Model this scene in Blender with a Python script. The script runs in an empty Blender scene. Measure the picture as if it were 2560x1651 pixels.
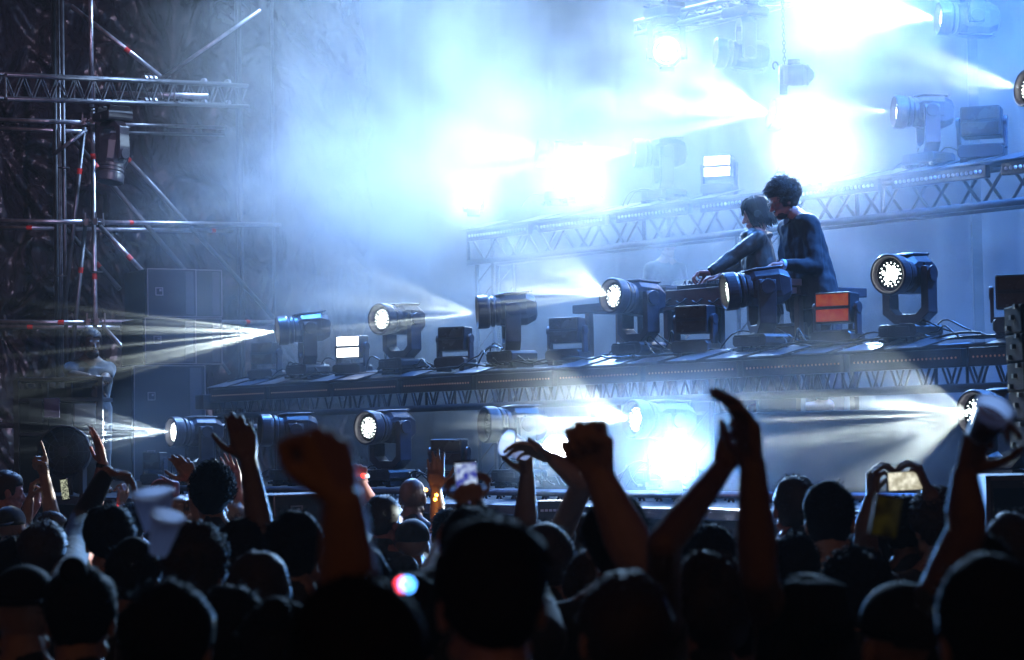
import bpy, bmesh, math, random
from mathutils import Vector, Matrix, noise
random.seed(7)
S = bpy.context.scene
COL = S.collection
V = Vector
PI = math.pi
rad = math.radians

# ------------------------------------------------------------------ camera
F = 6044.0
CAMZ = 1.85
cam = bpy.data.cameras.new('camera')
co = bpy.data.objects.new('camera', cam)
COL.objects.link(co)
cam.lens = 85; cam.sensor_width = 36; cam.clip_end = 600; cam.clip_start = 0.05
RC = Matrix.Rotation(rad(90 + 2.54), 3, 'X') @ Matrix.Rotation(rad(-1.0), 3, 'Z')
co.matrix_world = Matrix.Translation((0, 0, CAMZ)) @ RC.to_4x4()
S.camera = co
cam.dof.use_dof = True; cam.dof.focus_distance = 18.0; cam.dof.aperture_fstop = 4.8

# ------------------------------------------------------------------ world: night sky with a faint warm glow of the site behind
w = bpy.data.worlds.new('World'); S.world = w; w.use_nodes = True
nt = w.node_tree
bg = nt.nodes['Background']
tc = nt.nodes.new('ShaderNodeTexCoord'); sx = nt.nodes.new('ShaderNodeSeparateXYZ')
nt.links.new(tc.outputs['Generated'], sx.inputs[0])
rp = nt.nodes.new('ShaderNodeValToRGB')
rp.color_ramp.elements[0].position = 0.0; rp.color_ramp.elements[0].color = (.085, .038, .012, 1)
rp.color_ramp.elements[1].position = 0.42; rp.color_ramp.elements[1].color = (0.004, 0.004, 0.012, 1)
mr = nt.nodes.new('ShaderNodeMapRange'); mr.inputs[1].default_value = -1; mr.inputs[2].default_value = 1
nt.links.new(sx.outputs[1], mr.inputs[0]); nt.links.new(mr.outputs[0], rp.inputs[0]); nt.links.new(rp.outputs[0], bg.inputs[0])
bg.inputs[1].default_value = 1.0

S.view_settings.view_transform = 'Standard'; S.view_settings.look = 'None'
S.view_settings.exposure = 0.0; S.view_settings.gamma = 1.0
S.cycles.volume_bounces = 0; S.cycles.max_bounces = 4; S.cycles.diffuse_bounces = 1; S.cycles.glossy_bounces = 1
S.cycles.transmission_bounces = 3; S.cycles.transparent_max_bounces = 8
S.cycles.use_denoising = True
S.cycles.use_adaptive_sampling = True; S.cycles.adaptive_threshold = 0.02
S.cycles.volume_step_rate = 2.0

# ------------------------------------------------------------------ picture -> place
def P(px, py, y):
    d = RC @ V(((px - 1280) / F, -(py - 825.5) / F, -1))
    return V((0, 0, CAMZ)) + d * (y / d.y)
CAM = V((0, 0, CAMZ))
def DB(px): return 17.0 * 5290.0 / (px + 3400.0)
ROWF = {'A': .92, 'B': 1.0, 'C': 1.22}
def row_y(r, x):
    if r == 'A': return 1175 + (x + 3400) * .011
    if r == 'B': return 956 - .0576 * (x - 705)
    return 464 - .13 * (x - 2016)
def row_pt(r, px): return P(px, row_y(r, px), DB(px) * ROWF[r])
TD = (row_pt('B', 2500) - row_pt('B', 600)); TD.z = 0; TD.normalize()      # along the trusses, towards the right and the camera
TN = V((-TD.y, TD.x, 0)); TN.normalize()
if TN.y < 0: TN = -TN                                                       # upstage
TANG = math.atan2(TD.y, TD.x)

# ------------------------------------------------------------------ materials
def mat(name, col=(.1, .1, .1), rough=.5, metal=0, em=0, emcol=None, noise_amt=0, nscale=20, bump=0, bscale=60, spec=.5, sheen=0):
    m = bpy.data.materials.new(name); m.use_nodes = True
    t = m.node_tree; b = t.nodes['Principled BSDF']
    b.inputs['Base Color'].default_value = (*col, 1); b.inputs['Roughness'].default_value = rough
    b.inputs['Metallic'].default_value = metal
    b.inputs['Specular IOR Level'].default_value = spec
    if sheen: b.inputs['Sheen Weight'].default_value = sheen
    if em:
        b.inputs['Emission Color'].default_value = (*(emcol or col), 1); b.inputs['Emission Strength'].default_value = em
    if noise_amt or bump:
        tc = t.nodes.new('ShaderNodeTexCoord')
    if noise_amt:
        n = t.nodes.new('ShaderNodeTexNoise'); n.inputs['Scale'].default_value = nscale; n.inputs['Detail'].default_value = 5
        t.links.new(tc.outputs['Object'], n.inputs['Vector'])
        r = t.nodes.new('ShaderNodeValToRGB')
        r.color_ramp.elements[0].position = .3; r.color_ramp.elements[1].position = .7
        r.color_ramp.elements[0].color = (*[c * (1 - noise_amt) for c in col], 1)
        r.color_ramp.elements[1].color = (*[min(1, c * (1 + noise_amt)) for c in col], 1)
        t.links.new(n.outputs[0], r.inputs[0]); t.links.new(r.outputs[0], b.inputs['Base Color'])
        r2 = t.nodes.new('ShaderNodeMapRange'); r2.inputs[3].default_value = max(.05, rough - .12); r2.inputs[4].default_value = min(1, rough + .15)
        t.links.new(n.outputs[0], r2.inputs[0]); t.links.new(r2.outputs[0], b.inputs['Roughness'])
    if bump:
        n = t.nodes.new('ShaderNodeTexNoise'); n.inputs['Scale'].default_value = bscale; n.inputs['Detail'].default_value = 4
        t.links.new(tc.outputs['Object'], n.inputs['Vector'])
        bp = t.nodes.new('ShaderNodeBump'); bp.inputs['Strength'].default_value = bump; bp.inputs['Distance'].default_value = .02
        t.links.new(n.outputs[0], bp.inputs['Height']); t.links.new(bp.outputs[0], b.inputs['Normal'])
    return m
M = {}
M['black'] = mat('black_plastic', (.028, .026, .034), .38, noise_amt=.3, nscale=9)
M['black2'] = mat('black_rubber', (.012, .012, .015), .6)
M['grey_plastic'] = mat('worn_grey_plastic', (.045, .04, .055), .36, noise_amt=.25, nscale=12)
M['steel'] = mat('galvanised_steel', (.36, .34, .40), .34, metal=.85, noise_amt=.35, nscale=14)
M['steel_dark'] = mat('dull_steel', (.10, .10, .12), .4, metal=.7, noise_amt=.3, nscale=10)
M['alu'] = mat('black_truss_paint', (.022, .022, .03), .42, metal=.2, noise_amt=.3, nscale=12)
M['alu_grey'] = mat('truss_aluminium', (.22, .21, .26), .36, metal=.7, noise_amt=.3, nscale=9)
M['plate'] = mat('scuffed_plate', (.07, .07, .085), .4, metal=.3, noise_amt=.4, nscale=8)
M['red_tape'] = mat('red_tape', (.62, .02, .02), .4)
M['lens_glass'] = mat('lens_glass', (.02, .03, .03), .06, spec=.9)
M['lens_on'] = mat('lamp_core', (1, 1, 1), .3, em=14, emcol=(.93, 1.0, .98))
M['lens_mid'] = mat('lamp_core_dim', (1, 1, 1), .3, em=9, emcol=(.85, 1.0, .92))
M['lens_hot'] = mat('lamp_core_hot', (1, 1, 1), .3, em=220, emcol=(.88, .96, 1))
M['strobe_on'] = mat('strobe_lit', (1, 1, 1), .3, em=5, emcol=(.93, .98, 1))
M['strobe_off'] = mat('strobe_unlit', (.040, .026, .022), .25, noise_amt=.15, nscale=8)
M['led_warm'] = mat('led_warm', (.5, .25, .15), .3, em=.05, emcol=(1, .42, .2))
M['led_white'] = mat('led_clear', (.6, .6, .65), .2)
M['cable'] = mat('cable_rubber', (.015, .015, .018), .35)
M['cab'] = mat('speaker_paint', (.016, .015, .021), .6, bump=.25, bscale=200)
M['cab_edge'] = mat('speaker_edge', (.24, .18, .19), .5)
M['cab_front'] = mat('speaker_grille', (.010, .010, .013), .9, spec=.1)
M['panel_light'] = mat('speaker_side_strip', (.06, .052, .066), .5)
M['wood'] = mat('booth_wood', (.10, .06, .05), .55, noise_amt=.4, nscale=6)
M['booth_dark'] = mat('booth_cloth', (.035, .025, .035), .7, noise_amt=.3, nscale=14)
M['white_shelf'] = mat('white_shelf', (.55, .5, .55), .5)
M['deck'] = mat('stage_ply', (.035, .035, .04), .35, noise_amt=.4, nscale=4)
M['deck_edge'] = mat('aluminium_lip', (.7, .7, .75), .25, metal=.9)
M['ground_m'] = mat('asphalt', (.03, .03, .03), .85, noise_amt=.3, nscale=3)
M['wall'] = mat('stage_wall_cloth', (.05, .07, .12), .8, noise_amt=.25, nscale=1.2)
M['skin'] = mat('skin', (.36, .20, .14), .5, noise_amt=.12, nscale=20)
M['skin_dark'] = mat('skin_dark', (.16, .08, .05), .5, noise_amt=.12, nscale=20)
M['skin_red'] = mat('skin_ruddy', (.42, .17, .14), .5, noise_amt=.12, nscale=20)
M['hair'] = mat('dark_hair', (.012, .009, .009), .75, spec=.12)
M['hair_br'] = mat('brown_hair', (.045, .026, .02), .6, spec=.3)
M['hair_bl'] = mat('fair_hair', (.30, .20, .13), .45)
M['cloth_b'] = mat('black_cotton', (.012, .012, .015), .8, bump=.3, bscale=12, sheen=.3)
M['cloth_g'] = mat('grey_cotton', (.032, .032, .042), .8, bump=.3, bscale=12, sheen=.3)
M['cloth_n'] = mat('navy_wool', (.008, .009, .017), .8, bump=.5, bscale=9)
M['cloth_t'] = mat('brown_leather', (.032, .017, .011), .5, bump=.6, bscale=10, noise_amt=.3)
M['cloth_w'] = mat('white_cotton', (.55, .5, .52), .8)
M['cloth_o'] = mat('olive_cotton', (.03, .04, .03), .8, sheen=.3)
M['cup'] = mat('cup_plastic', (.5, .5, .53), .3)
_t = M['cup'].node_tree; _tr = _t.nodes.new('ShaderNodeBsdfTranslucent'); _tr.inputs[0].default_value = (.9, .88, .95, 1); _mx = _t.nodes.new('ShaderNodeMixShader'); _mx.inputs[0].default_value = .8
_t.links.new(_t.nodes['Principled BSDF'].outputs[0], _mx.inputs[1]); _t.links.new(_tr.outputs[0], _mx.inputs[2]); _t.links.new(_mx.outputs[0], _t.nodes['Material Output'].inputs[0])
M['cup_red'] = mat('cup_drink', (.10, .015, .02), .25)
M['band_red'] = mat('band_led', (1, .05, .03), .4, em=6, emcol=(1, .03, .02))
M['bead_warm'] = mat('bead_bulb', (1, .6, .1), .4, em=14, emcol=(1, .42, .05))
M['band_white'] = mat('paper_band', (.55, .65, .8), .6)
M['glass_dark'] = mat('phone_glass', (.01, .01, .012), .1)
M['gold'] = mat('watch_metal', (.3, .25, .2), .3, metal=.9)

def screen_mat(name, c0, c1, em, scale=3):
    m = mat(name, (.02, .02, .02), .15); t = m.node_tree; b = t.nodes['Principled BSDF']
    tc = t.nodes.new('ShaderNodeTexCoord'); n = t.nodes.new('ShaderNodeTexNoise'); n.inputs['Scale'].default_value = scale * 12
    n.inputs['Detail'].default_value = 2
    t.links.new(tc.outputs['Object'], n.inputs['Vector'])
    r = t.nodes.new('ShaderNodeValToRGB'); r.color_ramp.elements[0].position = .38; r.color_ramp.elements[1].position = .66
    r.color_ramp.elements[0].color = (*c0, 1); r.color_ramp.elements[1].color = (*c1, 1)
    t.links.new(n.outputs[0], r.inputs[0]); t.links.new(r.outputs[0], b.inputs['Emission Color']); b.inputs['Emission Strength'].default_value = em
    return m
M['scr_blue'] = screen_mat('screen_blue', (.02, .03, .35), (.6, .75, 1), .9, 5)
M['scr_warm'] = screen_mat('screen_warm', (.45, .42, .30), (1, .98, .8), 1.0, 4)
M['scr_dark'] = screen_mat('screen_dim', (.01, .02, .02), (.8, .85, .6), .7, 9)
M['scr_yel'] = screen_mat('screen_yellow', (.01, .01, .0), (.26, .23, .02), .05, 2)
M['scr_orange'] = screen_mat('screen_orange', (.85, .07, .02), (1, .22, .05), .25, 1.4)

for k_ in M:      # small glowing parts: their light on the surroundings comes from the lamp objects beside them
    M[k_].cycles.emission_sampling = 'NONE'
# black crinkled tarpaulin
def tarp_mat():
    m = mat('black_tarpaulin', (.040, .034, .050), .26, spec=1.0); t = m.node_tree; b = t.nodes['Principled BSDF']
    tc = t.nodes.new('ShaderNodeTexCoord')
    mp = t.nodes.new('ShaderNodeMapping'); mp.inputs['Scale'].default_value = (1, 1, .55); mp.inputs['Rotation'].default_value = (0, .5, 0)
    t.links.new(tc.outputs['Object'], mp.inputs[0])
    n = t.nodes.new('ShaderNodeTexNoise'); n.inputs['Scale'].default_value = 1.7; n.inputs['Detail'].default_value = 6; n.inputs['Distortion'].default_value = 1.2
    t.links.new(mp.outputs[0], n.inputs['Vector'])
    v = t.nodes.new('ShaderNodeTexVoronoi'); v.feature = 'DISTANCE_TO_EDGE'; v.inputs['Scale'].default_value = 6
    t.links.new(mp.outputs[0], v.inputs['Vector'])
    a = t.nodes.new('ShaderNodeMath'); a.operation = 'MULTIPLY_ADD'; a.inputs[1].default_value = .25
    t.links.new(v.outputs['Distance'], a.inputs[0]); t.links.new(n.outputs[0], a.inputs[2])
    bp = t.nodes.new('ShaderNodeBump'); bp.inputs['Strength'].default_value = .9; bp.inputs['Distance'].default_value = .13
    t.links.new(a.outputs[0], bp.inputs['Height']); t.links.new(bp.outputs[0], b.inputs['Normal'])
    return m
M['tarp'] = tarp_mat()

# ------------------------------------------------------------------ mesh helpers
def frame(d, up=V((0, 0, 1))):
    d = d.normalized()
    if abs(d.dot(up)) > .98: up = V((0, 1, 0))
    x = up.cross(d).normalized(); y = d.cross(x)
    return x, y, d
class MB:
    def __init__(s): s.v = []; s.f = []
    def add(s, vs, fs):
        n = len(s.v); s.v += [V(v) for v in vs]; s.f += [tuple(i + n for i in f) for f in fs]
    def box(s, c, size, m=None, ch=0):
        x, y, z = [a / 2 for a in size]
        if ch:   # chamfer the edges seen in the x-z outline
            o = [(-x + ch, -z), (x - ch, -z), (x, -z + ch), (x, z - ch), (x - ch, z), (-x + ch, z), (-x, z - ch), (-x, -z + ch)]
            vs = [V((a, -y, b)) for a, b in o] + [V((a, y, b)) for a, b in o]
            fs = [tuple(range(8)), tuple(range(15, 7, -1))] + [(i, i + 8, (i + 1) % 8 + 8, (i + 1) % 8) for i in range(8)]
        else:
            vs = [V((i, j, k)) for i in (-x, x) for j in (-y, y) for k in (-z, z)]
            fs = [(0, 1, 3, 2), (4, 6, 7, 5), (0, 4, 5, 1), (2, 3, 7, 6), (0, 2, 6, 4), (1, 5, 7, 3)]
        if m is not None: vs = [m @ v for v in vs]
        s.add([v + V(c) for v in vs], fs); return s
    def cyl(s, a, b, r, r2=None, n=10, cap=True):
        a = V(a); b = V(b); r2 = r if r2 is None else r2
        if (b - a).length < 1e-6: return s
        x, y, d = frame(b - a)
        vs = []
        for p, q in ((a, r), (b, r2)):
            vs += [p + (x * math.cos(t * 2 * PI / n) + y * math.sin(t * 2 * PI / n)) * q for t in range(n)]
        fs = [(i, (i + 1) % n, (i + 1) % n + n, i + n) for i in range(n)]
        if cap: fs += [tuple(range(n - 1, -1, -1)), tuple(range(n, 2 * n))]
        s.add(vs, fs); return s
    def rings(s, pts, radii, n=10, flat=None, up=V((0, 0, 1))):
        """tube through pts with given radii, closed at both ends"""
        pts = [V(p) for p in pts]; vs = []
        for i, p in enumerate(pts):
            d = (pts[min(i + 1, len(pts) - 1)] - pts[max(i - 1, 0)])
            x, y, _ = frame(d, up)
            rr = radii[i] if isinstance(radii, (list, tuple)) else radii
            fx = flat if flat else 1
            vs += [p + x * math.cos(t * 2 * PI / n) * rr + y * math.sin(t * 2 * PI / n) * rr * fx for t in range(n)]
        k = len(pts)
        fs = [(j * n + i, j * n + (i + 1) % n, (j + 1) * n + (i + 1) % n, (j + 1) * n + i) for j in range(k - 1) for i in range(n)]
        fs += [tuple(range(n - 1, -1, -1)), tuple(range((k - 1) * n, k * n))]
        s.add(vs, fs); return s
    def cap(s, a, b, ra, rb=None, n=10):
        """capsule with round ends"""
        a = V(a); b = V(b); rb = ra if rb is None else rb
        d = b - a; L = d.length
        d = d / L if L > 1e-6 else V((0, 0, 1))
        pts, rr = [], []
        for t in (.02, .35, .7): 
            pts.append(a - d * ra * math.cos(t * PI / 2)); rr.append(ra * math.sin(t * PI / 2))
        pts += [a, b]; rr += [ra, rb]
        for t in (.7, .35, .02):
            pts.append(b + d * rb * math.cos(t * PI / 2)); rr.append(rb * math.sin(t * PI / 2))
        x, y, _ = frame(d); vs = []
        for p, q in zip(pts, rr):
            vs += [p + (x * math.cos(t * 2 * PI / n) + y * math.sin(t * 2 * PI / n)) * q for t in range(n)]
        k = len(pts)
        fs = [(j * n + i, j * n + (i + 1) % n, (j + 1) * n + (i + 1) % n, (j + 1) * n + i) for j in range(k - 1) for i in range(n)]
        fs += [tuple(range(n - 1, -1, -1)), tuple(range((k - 1) * n, k * n))]
        s.add(vs, fs); return s
    def sph(s, c, r, m=None, nu=14, nv=9):
        if not hasattr(r, '__len__'): r = (r, r, r)
        vs = [V((0, 0, -r[2]))]
        for j in range(1, nv):
            t = -PI / 2 + PI * j / nv
            vs += [V((r[0] * math.cos(t) * math.cos(2 * PI * i / nu), r[1] * math.cos(t) * math.sin(2 * PI * i / nu), r[2] * math.sin(t))) for i in range(nu)]
        vs.append(V((0, 0, r[2])))
        fs = [(0, 1 + (i + 1) % nu, 1 + i) for i in range(nu)]
        for j in range(nv - 2):
            fs += [(1 + j * nu + i, 1 + j * nu + (i + 1) % nu, 1 + (j + 1) * nu + (i + 1) % nu, 1 + (j + 1) * nu + i) for i in range(nu)]
        e = len(vs) - 1; b0 = 1 + (nv - 2) * nu
        fs += [(e, b0 + i, b0 + (i + 1) % nu) for i in range(nu)]
        if m is not None: vs = [m @ v for v in vs]
        s.add([v + V(c) for v in vs], fs); return s
    def lathe(s, prof, m, n=28):
        """prof = [(r, t)] turned about the local -Y axis (t runs along -Y)"""
        vs = []
        for r, t in prof:
            vs += [m @ V((r * math.cos(2 * PI * i / n), -t, r * math.sin(2 * PI * i / n))) for i in range(n)]
        fs = [(j * n + i, (j + 1) * n + i, (j + 1) * n + (i + 1) % n, j * n + (i + 1) % n) for j in range(len(prof) - 1) for i in range(n)]
        s.add(vs, fs); return s
    def loft(s, secs):
        n = len(secs[0]); vs = [v for q in secs for v in q]
        fs = [(j * n + i, j * n + (i + 1) % n, (j + 1) * n + (i + 1) % n, (j + 1) * n + i) for j in range(len(secs) - 1) for i in range(n)]
        fs += [tuple(range(n - 1, -1, -1)), tuple(range((len(secs) - 1) * n, len(secs) * n))]
        s.add(vs, fs); return s
    def tx(s, m):
        s.v = [m @ v for v in s.v]; return s
    def mesh(s, name, smooth=False):
        me = bpy.data.meshes.new(name); me.from_pydata([tuple(v) for v in s.v], [], s.f); me.update()
        bm = bmesh.new(); bm.from_mesh(me); bmesh.ops.recalc_face_normals(bm, faces=bm.faces); bm.to_mesh(me); bm.free()
        if smooth:
            me.polygons.foreach_set('use_smooth', [True] * len(me.polygons))
        return me
    def build(s, name, m, parent=None, smooth=False, world=False, bev=0):
        if world and parent is not None:
            inv = root_of(parent).matrix_basis.inverted(); s.v = [inv @ v for v in s.v]
        me = s.mesh(name, smooth)
        return link(name, me, m, parent, bev, smooth)
def root_of(o):
    while o.parent: o = o.parent
    return o
def link(name, me, m, parent=None, bev=0, smooth=False):
    o = bpy.data.objects.new(name, me); COL.objects.link(o); me.materials.append(M[m] if isinstance(m, str) else m)
    if parent is not None: o.parent = parent
    if bev:
        b = o.modifiers.new('bevel', 'BEVEL'); b.width = bev; b.segments = 2; b.limit_method = 'ANGLE'; b.angle_limit = rad(35)
    if smooth == 'auto': pass
    return o
def fuse(mb, voxel, smooth_it=4, name='fused'):
    me = bpy.data.meshes.new(name); me.from_pydata([tuple(v) for v in mb.v], [], mb.f); me.update()
    bm = bmesh.new(); bm.from_mesh(me); bmesh.ops.recalc_face_normals(bm, faces=bm.faces); bm.to_mesh(me); bm.free()
    o = bpy.data.objects.new('tmp', me); COL.objects.link(o)
    r = o.modifiers.new('r', 'REMESH'); r.mode = 'VOXEL'; r.voxel_size = voxel
    if smooth_it:
        sm = o.modifiers.new('s', 'SMOOTH'); sm.factor = .5; sm.iterations = smooth_it
    dg = bpy.context.evaluated_depsgraph_get(); dg.update()
    out = bpy.data.meshes.new_from_object(o.evaluated_get(dg)); out.name = name
    COL.objects.unlink(o); bpy.data.objects.remove(o); bpy.data.meshes.remove(me)
    out.materials.clear()
    out.polygons.foreach_set('use_smooth', [True] * len(out.polygons))
    return out
def mesh_to_mb(me, mb):
    mb.add([v.co.copy() for v in me.vertices], [tuple(p.vertices) for p in me.polygons])
def thing(name, label, cat, loc=(0, 0, 0), rotz=0, group=None):
    o = bpy.data.objects.new(name, None); COL.objects.link(o); o.empty_display_size = .1
    o.matrix_basis = Matrix.Translation(V(loc)) @ Matrix.Rotation(rotz, 4, 'Z')
    return tag(o, label, cat, group)
def tag(o, label, cat, group=None):
    o['label'] = label; o['category'] = cat
    if group: o['group'] = group
    return o
def struct(o):
    o['kind'] = 'structure'; return o
def dup_tree(src, parent=None):
    c = src.copy(); COL.objects.link(c)
    if parent is not None: c.parent = parent
    for ch in list(src.children):
        if ch.type != 'LIGHT' and not ch.name.startswith('cable'): dup_tree(ch, c)
    return c
def set_mat(o, m):
    o.material_slots[0].link = 'OBJECT'; o.material_slots[0].material = M[m]

# ------------------------------------------------------------------ ground, stage, back wall
b = MB(); b.box((0, 28, -.25), (160, 120, .5)); struct(b.build('ground', 'ground_m'))
def line_pt(px, fac, z):
    p = P(px, 1100, DB(px) * fac); return V((p.x, p.y, z))
def slab(p0, p1, depth, z0, z1, name, m, parent=None, **k):
    """a box along p0-p1 (front edge), going upstage by depth"""
    d = p1 - p0; d.z = 0
    n = TN
    q = [p0, p1, p1 + n * depth, p0 + n * depth]
    b = MB(); b.add([V((a.x, a.y, z0)) for a in q] + [V((a.x, a.y, z1)) for a in q],
                    [(0, 1, 2, 3), (4, 5, 6, 7), (0, 1, 5, 4), (1, 2, 6, 5), (2, 3, 7, 6), (3, 0, 4, 7)])
    return b.build(name, m, parent, **k)
s0 = line_pt(-900, .84, 0); s1 = line_pt(3600, .84, 0)
struct(slab(s0, s1, 16, 0.5, 1.4, 'stage_deck', 'deck', bev=.004))
slab_lip = slab(s0 - TN * .03, s1 - TN * .03, .028, 1.33, 1.402, 'stage_edge_strip', 'deck_edge', bev=.008); tag(slab_lip, 'shiny aluminium strip along the front edge of the stage', 'edge strip')
struct(slab(s0 + TN * .35, s1 + TN * .35, 14, 0.0, .497, 'stage_base', 'black2'))
# DJ riser
r0 = line_pt(1330, 1.045, 0); r1 = line_pt(2700, 1.045, 0)
o = slab(r0, r1, 2.6, 1.404, 2.00, 'platform', 'deck', bev=.01); tag(o, 'low dark riser the two performers stand on behind the table', 'platform')
# back wall behind the stage
w0 = line_pt(500, 1.50, 0); w1 = line_pt(3900, 1.50, 0)
bw = thing('stage_wall', 'grey cloth covered wall closing the stage behind the light bars', 'wall', (w0.x, w0.y, 0))
b = MB()
N = 90
ws = []
d = (w1 - w0)
vs = []; fs = []
for i in range(N * 3 + 1):
    t = i / (N * 3); fold = math.sin(t * 240) * .03 + .05 * noise.noise(V((t * 60, 0, 3)))
    p = w0 + d * t + TN * fold
    for k in range(2): vs.append(V((p.x, p.y, 1.404 if k == 0 else 12)))
for i in range(N * 3): fs.append((2 * i, 2 * i + 2, 2 * i + 3, 2 * i + 1))
n0 = len(vs)
vs += [v + TN * .25 for v in vs[:]]
fs += [tuple(j + n0 for j in f) for f in fs[:]]
b.add(vs, fs); b.build('cloth', 'wall', bw, world=True, smooth=True)
p = line_pt(2455, 1.44, 0); MB().box((p.x, p.y, 6.7), (.09, .05, 10.59)).build('post', 'alu', bw, world=True)

# ------------------------------------------------------------------ tarpaulin on the left
tp0 = P(-160, 1100, 29); tp1 = P(1180, 1100, 32.0)
NX, NZ = 340, 220
vs = []; fs = []
ZT = 9.2
for j in range(NZ + 1):
    for i in range(NX + 1):
        t = i / NX; z = 0.02 + ZT * j / NZ
        p = tp0.lerp(tp1, t); X = t * 6.9
        # pulled folds that fan out of the tie points
        fold = 0
        for (cx, cz, a) in ((.75, 5.5, .10), (.75, 3.3, .07), (3.0, 6.6, .05), (.75, 7.6, .09)):
            dx, dz = X - cx, z - cz; r = math.hypot(dx, dz) + .05
            ang = math.atan2(dz, dx)
            fold += a * math.sin(ang * 13 + 2.5 * noise.noise(V((X * .6, z * .6, cx + cz)))) * math.exp(-r * .55) * min(1, r * 1.6)
        c1 = abs(noise.noise(V((X * 1.3 + z * .5, z * .9, 1)))) ; c2 = abs(noise.noise(V((X * 3.2, z * 2.4 + X, 7)))); c3 = noise.noise(V((X * 9, z * 6, 4)))
        c4 = (1 - abs(noise.noise(V((X * 1.9 + z * .7, z * 1.2, 11)))) * 2) ** 3; c5 = (1 - abs(noise.noise(V((X * 5 - z * 1.5, z * 3.2, 17)))) * 2) ** 2
        y = fold * 1.4 + .34 * c1 + .10 * c2 + .015 * c3 + .16 * c4 + .025 * c5
        vs.append(V((p.x, p.y - y * 1.1, z)))
for j in range(NZ):
    for i in range(NX):
        a = j * (NX + 1) + i; fs.append((a, a + 1, a + NX + 2, a + NX + 1))
b = MB(); b.add(vs, fs); o = b.build('tarpaulin', 'tarp', smooth=True)
so = o.modifiers.new('thick', 'SOLIDIFY'); so.thickness = .01
tag(o, 'crinkled shiny black tarpaulin hung behind the scaffolding on the left', 'tarpaulin')

# ------------------------------------------------------------------ scaffold tower
sc = thing('scaffold_tower', 'galvanised scaffold with red taped tubes in front of the black tarpaulin', 'scaffold', P(232, 1100, 24.5) * 1.0)
sc.location.z = 0; sc.matrix_basis = Matrix.Translation(V((sc.location.x, sc.location.y, 0)))
def tube(kind, x0, y0, x1, y1, dep, r=.024, red=(), m='steel', dep1=None):
    a = P(x0, y0, dep); c = P(x1, y1, dep1 or dep)
    o = MB().cyl(a, c, r, n=14).build(kind, m, sc, world=True, smooth='auto')
    shade_auto(o)
    for t in red:
        p = a.lerp(c, t); dd = (c - a).normalized()
        MB().cyl(p - dd * .03, p + dd * .03, r * 1.07, n=14).build('red_tape', 'red_tape', o, world=True)
    return o
def shade_auto(o):
    me = o.data
    me.polygons.foreach_set('use_smooth', [len(p.vertices) == 4 for p in me.polygons])
tube('standard', 225, -60, 230, 268, 24.5)
tube('standard', 231, 272, 244, 1240, 24.5, red=(.125, .435))
tube('standard', 133, -60, 150, 1240, 26, r=.030, m='steel_dark')
tube('standard', 141, -60, 158, 1240, 25.6, r=.012, m='steel')
tube('standard', 145.5, -60, 162, 1240, 25.6, r=.010, m='steel')
tube('standard', 154, -60, 171, 1240, 25.2, r=.021, m='steel_dark')
tube('standard', 596, -60, 612, 1240, 29, m='steel_dark')
tube('standard', 588, -60, 604, 1240, 29.1, r=.015, m='steel_dark')
tube('standard', 679, -60, 690, 1240, 29.2, r=.018, m='steel_dark')
tube('ledger', -30, 299, 224, 308, 24.5)
tube('ledger', -30, 320, 218, 330, 26)
tube('ledger', 262, 310, 560, 320, 26, r=.02, dep1=28)
tube('ledger', 262, 331, 560, 338, 26, r=.018, m='steel_dark', dep1=28)
tube('ledger', -30, 552, 226, 556, 24.5)
tube('ledger', 250, 556, 700, 563, 24.5, red=(.155,), dep1=27)
tube('ledger', -30, 568, 143, 571, 26, red=(.6,))
tube('ledger', 186, 573, 580, 578, 26, red=(.87,), dep1=28)
tube('ledger', -30, 805, 228, 808, 24.5, red=(.71,))
tube('ledger', 252, 805, 700, 806, 24.5, red=(.8,), dep1=27)
tube('ledger', -30, 817, 300, 820, 25.5, red=(.32,))
tube('ledger', 236, 234, 520, 242, 25, r=.032)
tube('ledger', -30, 1065, 700, 1066, 25)
tube('brace', 178, 15, 402, 192, 25, red=(.63,))
tube('brace', 652, 25, 352, 233, 26, r=.02)
tube('brace', 283, 357, 690, 802, 24.9, red=(.085,), m='steel_dark', dep1=27)
tube('brace', 172, 335, 482, 700, 25.6, r=.026, red=(.22,), m='steel_dark')
tube('brace', 211, 318, 158, 800, 25, red=(.23,), m='steel_dark')
tube('brace', 214, 560, 172, 960, 25.1, red=(.29,), m='steel_dark')
tube('brace', 250, 566, 360, 682, 24.4, red=(.68,))
tube('brace', 165, 573, 300, 724, 25.8, r=.026, red=(.6,), m='steel_dark')
tube('brace', 132, 388, 212, 328, 24.8, r=.02)
tube('brace', 256, 815, 375, 945, 24.4, red=(.57,))
tube('brace', 170, 820, 300, 950, 25.8, m='steel_dark')
tube('brace', 690, 802, 860, 1000, 27, m='steel_dark')
tube('brace', 525, 868, 575, 935, 24.9, r=.018, m='steel_dark')
for (x, y) in ((236, 556), (240, 806), (229, 305)):
    c = P(x, y, 24.5); mb = MB()
    mb.cyl(c - V((0, 0, .006)), c + V((0, 0, .006)), .075, n=16)
    for a in range(4):
        dx = V((math.cos(a * PI / 2 + .3), math.sin(a * PI / 2 + .3), 0))
        mb.box(c + dx * .075, (.05, .03, .07)); mb.box(c + dx * .09 + V((0, 0, .06)), (.012, .02, .07))
    mb.build('coupler', 'steel', sc, world=True, bev=.003)
for (x, y) in ((243, 680), (152, 690), (160, 420)):
    c = P(x, y, 24.5); MB().cyl(c - V((0, 0, .005)), c + V((0, 0, .005)), .06, n=16).build('rosette', 'steel_dark', sc, world=True)

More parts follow.
